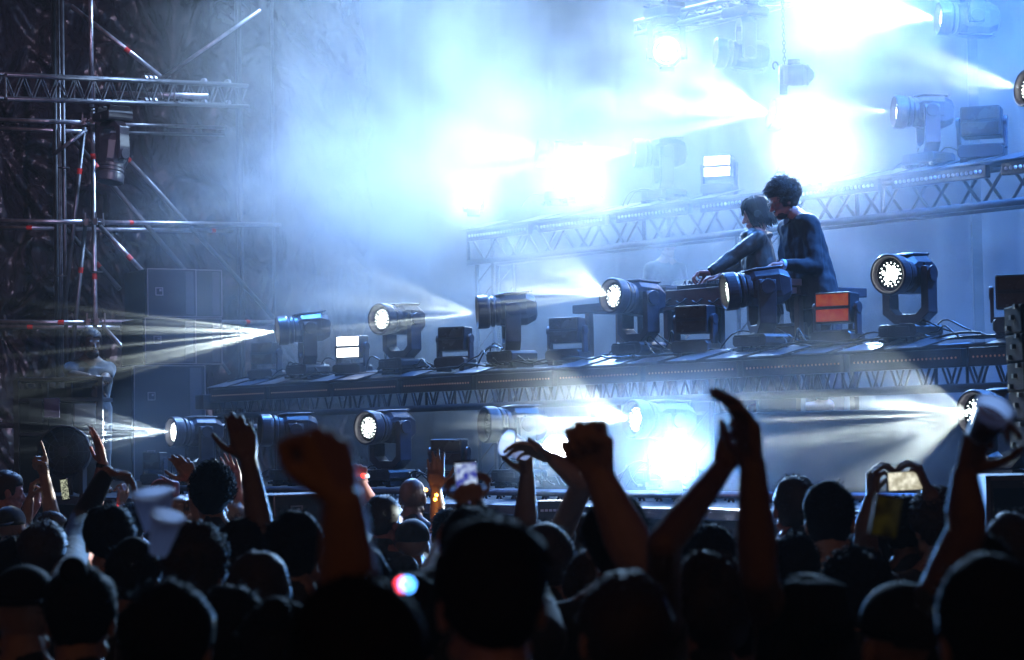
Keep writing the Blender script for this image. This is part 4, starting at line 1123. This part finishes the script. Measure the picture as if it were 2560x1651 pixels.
def phones(fine, cloth, A, m, t, k):
    mb = MB()
    mb.rings([A(.088 * math.cos(a_), -.02, .05 + .10 * math.sin(a_)) for a_ in [PI * i / 12 for i in range(13)]], .009, n=8)
    for sd in (-1, 1): mb.cyl(A(sd * .080, -.012, -.002), A(sd * .104, -.012, -.002), .029, n=18)
    mb.build('headphones', 'black2', t, world=True, smooth=False, bev=.003)
    cloth.sph(k['shc'] + V((0, 0, .03)), (.13, .10, .045), None, 16, 10)
pB = person('performer with dark bobbed hair and headphones reaching over the mixers', 1888, 532, dep=d1, yaw=-88, pitch=-16, nf=.0, nz=.14, ct=.022, hair='bob', hm='hair', skin='skin_red', shirt='cloth_t', sleeve='long',
       arms=[dict(side=-1, elbow=P(1822, 650, d1 - .22), wrist=P(1772, 682, d1 - .30), d=V((-1, -.05, -.03)), n=V((0, -.2, -1)), pose='hold', thumb=-1, r=1.0),
             dict(side=1, elbow=P(1850, 660, d1 + .25), wrist=P(1800, 690, d1 + .15), d=V((-1, 0, -.1)), n=V((0, .2, -1)), pose='relax', thumb=1)],
       voxel=.010, seed=5, floor=2.004, lean=V((-.04, 0, 0)), extra=phones, group='performers at the mixing table', s=1.0, sh_w=.19)
wristband(pB, P(1778, 680, d1 - .30), P(1822, 650, d1 - .22), m='black2', r=.034, w=.012)
person('shadowy figure standing far behind in the mist left of the performers', 1668, 612, dep=23.5, yaw=150, hair='curly', hm='hair', skin='skin', shirt='cloth_b', voxel=.016, seed=8, floor=1.404 + .3, group='people working on the stage')
# --- guard
gd = 21.9
person('bearded guard in dark t-shirt leaning on the rack, staring at the crowd', 228, 856, dep=gd, yaw=150, pitch=-4, hair='short', hm='hair_br', skin='skin_dark', shirt='cloth_b',
       arms=[dict(side=1, elbow=P(180, 938, gd - .15), wrist=P(222, 942, gd - .45), d=V((1, -.1, 0)), n=V((0, 0, -1)), pose='relax', thumb=1),
             dict(side=-1, elbow=P(262, 950, gd - .1), wrist=P(238, 968, gd - .5), d=V((.1, -.2, -1)), n=V((0, 1, 0)), pose='relax', thumb=1)],
       voxel=.011, seed=9, floor=1.404, s=1.06, group='people working on the stage',
       extra=lambda fine, cloth, A, m, t, k: (lambda b: (b.sph(A(0, .045, -.082), (.056, .054, .040), m, 14, 10), b.build('beard', 'hair_br', t, world=True, smooth=True)))(MB()))

# --- crowd: (label, head px, py, width px, options)
def dp(wpx): return F * .195 / wpx
UPV = V((0, 0, 1))
def crowd():
    c = person
    # left group
    p = c('fan at the far left edge with face turned to the right', 22, 1225, 78, yaw=70, hair='short', hm='hair_br', skin='skin_red', seed=21, arms=[arm(1, 60, 1300, 92, 1262, dp(78) - .3, (0, .3, 1), (1, 0, .1), 'hold', thumb=1)])
    D = dp(84)
    c('fan with index finger pointing up beside the leftmost phone', 128, 1330, 88, hair='short', hm='hair_br', skin='skin', seed=22,
      arms=[arm(1, 135, 1318, 112, 1192, D, (-.2, .15, 1), (-.6, -.7, 0), 'point', thumb=1, r=1.15), arm(-1, 60, 1320, 74, 1250, D, (0.1, .2, 1), (.9, .2, 0), 'hold', thumb=-1)])
    c('fan with dark cap and red light at the lower left edge', 28, 1318, 86, hair='cap', hm='cloth_b', seed=23, yaw=20)
    c('fan with rim lit brown hair in front of the pointing hand', 112, 1385, 132, hair='short', hm='hair_br', seed=24)
    D = dp(92)
    a = arm(1, 232, 1282, 258, 1160, D, (-.22, .1, 1), (-1, -.5, .1), 'open', thumb=-1, r=1.12)
    q = c('fan whose open hand with dark bracelet reaches highest at the left', 205, 1345, 96, hair='short', skin='skin_red', seed=25, arms=[a]); wristband(q, a['wrist'], a['elbow'], m='black2', r=.036)
    D = dp(120)
    c('fan with limp hanging hand over a black sleeve', 275, 1345, 140, hair='short', seed=26, shirt='cloth_b', sleeve='long',
      arms=[arm(-1, 205, 1300, 268, 1180, D, (.9, .1, -.18), (.1, -.2, -1), 'limp', thumb=-1, r=1.0)])
    D = dp(80)
    a = arm(1, 300, 1330, 300, 1262, D, (.35, 0, 1), (-.7, .6, 0), 'hold', thumb=-1, sleeve='long')
    q = c('fan in white sleeve with red wrist light behind the limp hand', 330, 1310, 84, hair='short', seed=27, shirt='cloth_w', arms=[a]); wristband(q, a['wrist'], a['elbow'], led=(-.5, -1, 0))
    D = dp(95)
    a = arm(-1, 500, 1290, 482, 1202, D, (-.5, .1, .9), (-.4, .9, 0), 'relax', thumb=1, r=1.1)
    q = c('long fair haired fan raising a loose hand with a red wrist light', 468, 1290, 86, hair='long', hm='hair_bl', seed=28, arms=[a], skin='skin'); wristband(q, a['wrist'], a['elbow'], led=(.3, -1, 0))
    c('fan with reddish raised hand between the limp hand and the fair hair', 405, 1270, 72, hair='short', skin='skin_red', seed=29, arms=[arm(1, 432, 1262, 440, 1212, dp(72), (-1, 0, .25), (0, -.6, -1), 'relax', thumb=1)])
    c('fan with round curly head rim lit in front of the lower lamps', 532, 1232, 112, hair='curly', hm='hair', seed=30)
    D = dp(84)
    c('fan with small open hand spread beside the big dark hand', 590, 1300, 84, hair='short', hm='hair_bl', skin='skin_red', seed=31, arms=[arm(1, 612, 1300, 592, 1218, D, (-.25, .1, 1), (-.3, -1, 0), 'open', thumb=-1, r=1.1)])
    D = dp(150)
    c('fan with tall dark arm whose right edge is brightly lit', 600, 1390, 150, hair='short', seed=32, skin='skin_dark', arms=[arm(1, 655, 1350, 620, 1148, D, (-.22, .1, 1), (-.2, 1, 0), 'relax', thumb=1, r=1.05)])
    c('fan with smooth dark round head left of the big fist arm', 742, 1370, 160, hair='short', seed=33, shirt='cloth_g')
    c('fan with ruffled rim lit hair in front of the fair haired fan', 490, 1425, 165, hair='curly', hm='hair_br', seed=34)
    c('fan with glowing hair rim below the tall dark arm', 645, 1490, 176, hair='short', hm='hair_br', seed=35, shirt='cloth_g')
    # big fist
    D = 3.15
    a = arm(-1, 880, 1580, 858, 1262, D, (-.26, .1, .97), (-.8, .5, 0), 'fist', thumb=1, r=1.05, wd=-.05, sleeve='none')
    c('near fan punching a big warm lit fist into the air', 905, 1680, dep=3.1, hair='short', hm='hair', seed=36, shirt='cloth_g', skin='skin', arms=[a])
    D = dp(88)
    a = arm(-1, 930, 1272, 905, 1212, D, (-.2, .1, 1), (-.5, .9, 0), 'fist', thumb=1, r=1.2)
    q = c('fan with dark hair turned right, fist with red wrist light behind the big fist', 962, 1300, 100, yaw=62, hair='short', hm='hair_br', skin='skin_red', seed=37, arms=[a]); wristband(q, a['wrist'] + V((0, 0, .05)), a['elbow'], led=(.2, -1, .3), r=.04)
    c('bald fan beside the hand with glowing beads', 1033, 1240, 84, hair='bald', skin='skin_dark', seed=38)
    D = dp(96)
    a = arm(-1, 1098, 1318, 1090, 1222, D, (0, .1, 1), (0, -1, .1), 'open', thumb=1, r=1.05)
    q = c('fan holding an open palm up over glowing yellow beads', 1120, 1330, 100, hair='short', seed=39, skin='skin_dark', arms=[a])
    mb = MB(); W_, E_ = a['wrist'], a['elbow']
    for (x, y) in ((1065, 1225), (1091, 1238), (1088, 1249), (1091, 1288)): mb.sph(P(x, y, D - .07), .0085)
    mb.build('glowing_bead', 'bead_warm', q, world=True, smooth=True)
    l = bpy.data.lights.new('bead_light', 'POINT'); l.energy = .25; l.color = (1, .5, .1); l.shadow_soft_size = .02
    lo = bpy.data.objects.new('bead_light', l); COL.objects.link(lo); lo.location = P(1085, 1262, D - .14)
    c('fan with dark cap in front of the bald fan', 1030, 1358, 100, hair='cap', hm='cloth_b', seed=40)
    # phone holder
    D = dp(170)
    c('fan filming the stage with an upright phone', 1190, 1375, 190, hair='short', hm='hair', seed=41,
      arms=[arm(-1, 1118, 1365, 1150, 1288, D - .15, (.1, .1, 1), (.9, .1, 0), 'hold', thumb=1), arm(1, 1268, 1350, 1205, 1285, D - .15, (-.3, .1, 1), (-.9, .1, 0), 'hold', thumb=-1)])
    c('big dark round head in the centre foreground', 1225, 1490, 320, hair='short', hm='hair', seed=42)
    c('fan with brown rim lit hair right of the centre head', 1365, 1400, 150, hair='short', hm='hair_br', seed=43)
    D = dp(125)
    c('fan holding up a tilted white cup', 1335, 1370, 120, hair='short', seed=44, skin='skin_dark', arms=[arm(-1, 1312, 1330, 1318, 1190, D, (.0, .1, 1), (-.8, -.4, 0), 'hold', thumb=-1, r=1.1)])
    D = dp(130)
    c('fan with forearm slanting left to the small glaring flood', 1432, 1345, 118, hair='short', hm='hair_br', seed=45, arms=[arm(-1, 1458, 1205, 1385, 1150, D, (-.9, .1, .5), (0, -.4, -1), 'relax', thumb=1, r=1.1)])
    D = dp(205)
    c('fan raising a heavy blurred fist left of the low flood', 1545, 1345, 185, hair='short', hm='hair', seed=46, shirt='cloth_b', arms=[arm(1, 1590, 1400, 1500, 1195, D, (-.28, .1, .95), (-.4, -.8, 0), 'fist', thumb=1, r=1.35)])
    c('fan with rim lit hair in the gap between the two raised arms', 1665, 1392, 120, hair='short', hm='hair_br', seed=47)
    c('small far head low in the gap under the flood', 1655, 1335, 62, hair='short', seed=48)
    c('fan with smooth dark head below the low flood', 1768, 1400, 150, hair='short', seed=49)
    D = 4.9
    c('fan whose two arms lean together into a peak', 1835, 1560, 200, hair='short', seed=50, skin='skin_dark',
      arms=[arm(-1, 1660, 1360, 1808, 1168, D + .3, (.5, .1, 1), (-.3, -.9, 0), 'hold', thumb=1, r=.9, ed=-.2), arm(1, 1895, 1440, 1882, 1160, D, (-.10, .1, 1), (-1, -.4, .1), 'relax', thumb=-1, r=1.0)])
    c('fan with pinkish rim lit hair right of the peaked arms', 1982, 1262, 122, hair='short', hm='hair_br', seed=51, skin='skin_red')
    c('fan with large dark head beside the pinkish haired fan', 2075, 1298, 145, hair='short', seed=52)
    D = dp(130)
    c('fan filming with a phone held sideways', 2262, 1320, 130, hair='short', seed=53, skin='skin_dark',
      arms=[arm(-1, 2165, 1330, 2180, 1250, D - .2, (.05, .1, 1), (.9, .2, 0), 'hold', thumb=1, r=1.1), arm(1, 2355, 1290, 2322, 1232, D - .2, (-.3, .1, .9), (-.9, .2, 0), 'hold', thumb=-1, r=1.1)])
    c('fan with brown rim lit hair under the hand with the red drink', 2338, 1312, 132, hair='curly', hm='hair_br', seed=54)
    D = 4.8
    c('fan lifting a cup of red drink high at the right', 2440, 1475, dep=4.9, hair='short', hm='hair', seed=55, skin='skin_dark',
      arms=[arm(-1, 2418, 1325, 2412, 1190, D, (.32, .05, 1), (.7, -.5, 0), 'hold', thumb=1, r=1.0)])
    c('dark head between the yellow screen and the cup arm', 2165, 1400, 130, hair='short', seed=56)
    c('fan at the right edge in front of the boxy speaker', 2525, 1375, 160, hair='short', hm='hair_br', seed=57)
    for i, (x, y, w_, h_, hm_, lab) in enumerate(((905, 1452, 150, 'short', 'hair', 'shaded head in the gap right of the big warm arm'), (1480, 1470, 160, 'short', 'hair_br', 'head just below the elbow of the heavy fist'),
            (1640, 1500, 175, 'short', 'hair', 'dark head between the heavy fist arm and the slanted forearm'), (1985, 1420, 150, 'short', 'hair', 'dark head just right of the vertical forearm'),
            (2145, 1490, 170, 'curly', 'hair', 'curly dark head below the dull yellow screen'), (2385, 1440, 150, 'short', 'hair_br', 'dark head overlapping the forearm that lifts the red drink'),
            (335, 1440, 150, 'short', 'hair', 'shaded head under the two pale cups'), (30, 1420, 130, 'short', 'hair', 'shaded head at the left edge under the dark cap'),
            (1010, 1560, 215, 'short', 'hair', 'dark head beside the red and blue light'), (590, 1590, 200, 'short', 'hair', 'dark head low between the rim lit hair and the big arm'))):
        c(lab, x, y, w_, hair=h_, hm=hm_, seed=81 + i)
    # front row, nearly black
    for i, (x, y, w_, h_, lab) in enumerate(((1545, 1575, 250, 'short', 'front row head with a dull red tint below the heavy fist'), (1765, 1520, 205, 'curly', 'front row head with two bumps of rim lit curls'),
            (2010, 1580, 230, 'long', 'front row head in deep shade right of the brown forearm'), (2250, 1600, 240, 'cap', 'front row head with cap in the lower right shade'), (2470, 1580, 300, 'short', 'front row head largest at the lower right corner'),
            (430, 1600, 250, 'short', 'front row head with thin bluish rim at the lower left'), (205, 1540, 200, 'bun', 'front row head in black shade under the raised hands'), (60, 1530, 190, 'cap', 'front row head in the lower left corner'),
            (700, 1640, 230, 'bun', 'front row head with small bun left of the big arm'))):
        c(lab, x, y, w_, hair=h_, hm='hair_br' if i in (0, 1) else 'hair', seed=60 + i)
crowd()

# --- things in hands
def phone(label, px, py, w_px, h_px, dep, scr, roll=0, tilt=0, yaw=0):
    k = dep / F; W_, H_ = w_px * k, h_px * k
    t = thing('phone', label, 'phone', P(px, py, dep))
    m = Matrix.Rotation(rad(yaw), 4, 'Z') @ Matrix.Rotation(rad(roll), 4, 'Y')
    t.matrix_basis = Matrix.Translation(P(px, py, dep)) @ m
    MB().box((0, 0, 0), (W_, .009, H_)).build('case', 'glass_dark', t, bev=.003)
    MB().box((0, -.0052, 0), (W_ * .9, .0016, H_ * .88)).build('screen', scr, t)
    return t
phone('upright phone with a bright blue picture of the stage', 1167, 1208, 58, 112, dp(170) - .17, 'scr_blue', roll=-3)
phone('small phone with dim picture held up at the left', 163, 1224, 24, 56, dp(80) + .1, 'scr_dark', roll=-8, yaw=-25)
phone('phone held sideways with a pale yellow bright picture', 2262, 1203, 92, 50, dp(130) - .22, 'scr_warm', roll=-2)
phone('phone with dull yellow screen low in the dark crowd', 2215, 1292, 70, 110, 5.2, 'scr_yel', roll=12)
def cup(label, p, ax, h=.12, r0=.031, r1=.044, drink=None, m='cup'):
    t = thing('cup', label, 'cup', p)
    x, y, d = frame(V(ax)); mm = Matrix((x, y, d)).transposed().to_4x4(); t.matrix_basis = Matrix.Translation(p) @ mm
    n = 28; mb = MB(); prof = [(.001, 0), (r0, 0), (r1, h), (r1 + .003, h), (r1 + .003, h - .006), (r1 - .001, h - .008), (r0 - .002, .003), (.001, .003)]
    vs = [V((r * math.cos(2 * PI * i / n), r * math.sin(2 * PI * i / n), z)) for r, z in prof for i in range(n)]
    mb.add(vs, [(j * n + i, (j + 1) * n + i, (j + 1) * n + (i + 1) % n, j * n + (i + 1) % n) for j in range(len(prof) - 1) for i in range(n)])
    mb.build('shell', m, t, smooth=True)
    if drink: MB().cyl((0, 0, .004), (0, 0, h * .7), r0 * .97, r0 + (r1 - r0) * .66, n=24).build('drink', drink, t)
    return t
cup('white plastic cup tilted over in a raised hand, catching the flood light', P(1318, 1130, 9.2), (-.75, -.5, .35), h=.10, r0=.034, r1=.05)
cup('pale plastic cup lifted above the dark crowd at the left', P(392, 1322, 5.4), (-.08, -.2, 1), h=.085, r0=.028, r1=.046)
cup('second pale cup just below the first one, tipped', P(395, 1385, 4.9), (.3, -.3, 1), h=.085, r0=.018, r1=.034)
cup('clear cup with dark red drink in the raised hand at the right', P(2448, 1092, 4.72), (.30, -.55, .7), h=.075, r0=.026, r1=.038, drink='cup_red')
b = MB(); b.sph(P(1018, 1462, 3.3), .010); tag(b.build('badge_light', mat('badge_led', (.1, .3, 1), .4, em=8, emcol=(.08, .35, 1)), smooth=True), 'small round blue light glowing in the dark crowd', 'light')
b = MB(); b.sph(P(1007, 1462, 3.32), .010); tag(b.build('badge_light', mat('badge_led_red', (1, .1, .1), .4, em=6, emcol=(1, .05, .08)), smooth=True), 'small red light just left of the blue one', 'light')

# ------------------------------------------------------------------ air
def vol_mat(name, dens, aniso, col=(1, 1, 1)):
    m = bpy.data.materials.new(name); m.use_nodes = True; t = m.node_tree; t.nodes.clear()
    out = t.nodes.new('ShaderNodeOutputMaterial'); v = t.nodes.new('ShaderNodeVolumePrincipled'); t.links.new(v.outputs[0], out.inputs['Volume'])
    v.inputs['Density'].default_value = dens; v.inputs['Anisotropy'].default_value = aniso; v.inputs['Color'].default_value = (*col, 1)
    return m, t, v
HAZE = .0004
m, t_, v_ = vol_mat('haze_air', HAZE, .45)
o = MB().box((0, 24, 6), (70, 62, 14)).build('haze', m); o['kind'] = 'stuff'
# drifting stage smoke: soft lumps of uneven density
LUMPS = [  # px, py, depth, radius (x,y,z) m, density
    (1130, 520, 24.0, (3.4, 3.0, 2.7), 1.0),
    (900, 230, 24.6, (3.0, 3.0, 2.8), .9),
    (1500, 380, 22.0, (3.8, 3.0, 2.8), .8),
    (2050, 330, 20.0, (3.6, 2.4, 2.4), .7),
    (2480, 320, 18.9, (2.8, 2.2, 3.4), .6),
    (1350, 540, 20.8, (4.2, 1.3, 1.6), 2.6),
    (1850, 130, 19.4, (2.0, 1.0, 1.2), 1.4),
    (2420, 40, 18.0, (1.5, .9, .9), 1.8),
    (2320, 500, 18.9, (2.0, .9, 1.3), .6),
    (800, 600, 24.0, (2.0, 2.0, 2.0), 1.0),
    (1080, 700, 22.8, (3.2, 1.6, 1.6), 1.3),
    (720, 420, 23.8, (1.7, 1.6, 2.2), .6),
    (1690, 1130, 14.6, (1.2, 1.2, .8), .8),
    (1800, 850, 20.8, (6.8, 3.4, 3.4), .42),
    (1700, 930, 15.6, (.9, .5, .4), .7),
    (520, 850, 20.8, (1.15, 1.4, .9), .45),
    (350, 1085, 20.4, (.7, 1.2, .5), .55),
    (1440, 720, 16.6, (.9, 1.2, .6), .40),
    (1440, 1020, 16.0, (1.0, 1.2, .6), .45),
    (2180, 1040, 14.6, (1.5, 1.4, 1.0), .45),
]
m, t_, v_ = vol_mat('smoke_air', .2, .35)
g = t_.nodes.new('ShaderNodeNewGeometry'); n = t_.nodes.new('ShaderNodeTexNoise')
n.inputs['Scale'].default_value = .75; n.inputs['Detail'].default_value = 5; n.inputs['Roughness'].default_value = .6; n.inputs['Distortion'].default_value = .7
t_.links.new(g.outputs['Position'], n.inputs['Vector'])
last = None
lo = V((1e9,) * 3); hi = V((-1e9,) * 3)
for (px, py, dd, r, k) in LUMPS:
    c = P(px, py, dd)
    for i in range(3): lo[i] = min(lo[i], c[i] - r[i]); hi[i] = max(hi[i], c[i] + r[i])
    a = t_.nodes.new('ShaderNodeVectorMath'); a.operation = 'SUBTRACT'; a.inputs[1].default_value = c; t_.links.new(g.outputs['Position'], a.inputs[0])
    q = t_.nodes.new('ShaderNodeVectorMath'); q.operation = 'DIVIDE'; q.inputs[1].default_value = r; t_.links.new(a.outputs[0], q.inputs[0])
    l = t_.nodes.new('ShaderNodeVectorMath'); l.operation = 'LENGTH'; t_.links.new(q.outputs[0], l.inputs[0])
    mr = t_.nodes.new('ShaderNodeMapRange'); mr.interpolation_type = 'SMOOTHSTEP'; mr.inputs[1].default_value = 1.0; mr.inputs[2].default_value = .25; mr.inputs[3].default_value = 0; mr.inputs[4].default_value = k
    t_.links.new(l.outputs['Value'], mr.inputs[0])
    if last is None: last = mr.outputs[0]
    else:
        ad = t_.nodes.new('ShaderNodeMath'); ad.operation = 'ADD'; t_.links.new(last, ad.inputs[0]); t_.links.new(mr.outputs[0], ad.inputs[1]); last = ad.outputs[0]
mr = t_.nodes.new('ShaderNodeMapRange'); mr.inputs[1].default_value = .42; mr.inputs[2].default_value = .64; mr.inputs[3].default_value = .07; mr.inputs[4].default_value = 1.0
t_.links.new(n.outputs[0], mr.inputs[0])
mu = t_.nodes.new('ShaderNodeMath'); mu.operation = 'MULTIPLY'; t_.links.new(last, mu.inputs[0]); t_.links.new(mr.outputs[0], mu.inputs[1])
# small even puffs added round the blazing floods to give them a glow
for (c, r0, pw) in GLOW_PUFFS:
    R3 = V((.85, .85, .75)) if r0 > .11 else V((.6, .6, .5))
    a = t_.nodes.new('ShaderNodeVectorMath'); a.operation = 'SUBTRACT'; a.inputs[1].default_value = c; t_.links.new(g.outputs['Position'], a.inputs[0])
    q = t_.nodes.new('ShaderNodeVectorMath'); q.operation = 'DIVIDE'; q.inputs[1].default_value = R3; t_.links.new(a.outputs[0], q.inputs[0])
    l = t_.nodes.new('ShaderNodeVectorMath'); l.operation = 'LENGTH'; t_.links.new(q.outputs[0], l.inputs[0])
    mr = t_.nodes.new('ShaderNodeMapRange'); mr.interpolation_type = 'SMOOTHSTEP'; mr.inputs[1].default_value = 1.0; mr.inputs[2].default_value = .1; mr.inputs[3].default_value = 0; mr.inputs[4].default_value = .8
    t_.links.new(l.outputs['Value'], mr.inputs[0])
    ad = t_.nodes.new('ShaderNodeMath'); ad.operation = 'ADD'; t_.links.new(mu.outputs[0], ad.inputs[0]); t_.links.new(mr.outputs[0], ad.inputs[1]); mu = ad
    for i in range(3): lo[i] = min(lo[i], c[i] - R3[i]); hi[i] = max(hi[i], c[i] + R3[i])
m3 = t_.nodes.new('ShaderNodeMath'); m3.operation = 'MULTIPLY'; m3.inputs[1].default_value = .16; t_.links.new(mu.outputs[0], m3.inputs[0]); t_.links.new(m3.outputs[0], v_.inputs['Density'])
lo.z = max(lo.z, 1.5); hi.z = min(hi.z, 12.4)
o = MB().box((lo + hi) / 2, hi - lo).build('smoke', m); tag(o, 'thick drifting stage smoke lit white and blue behind the lamps', 'smoke'); o['kind'] = 'stuff'
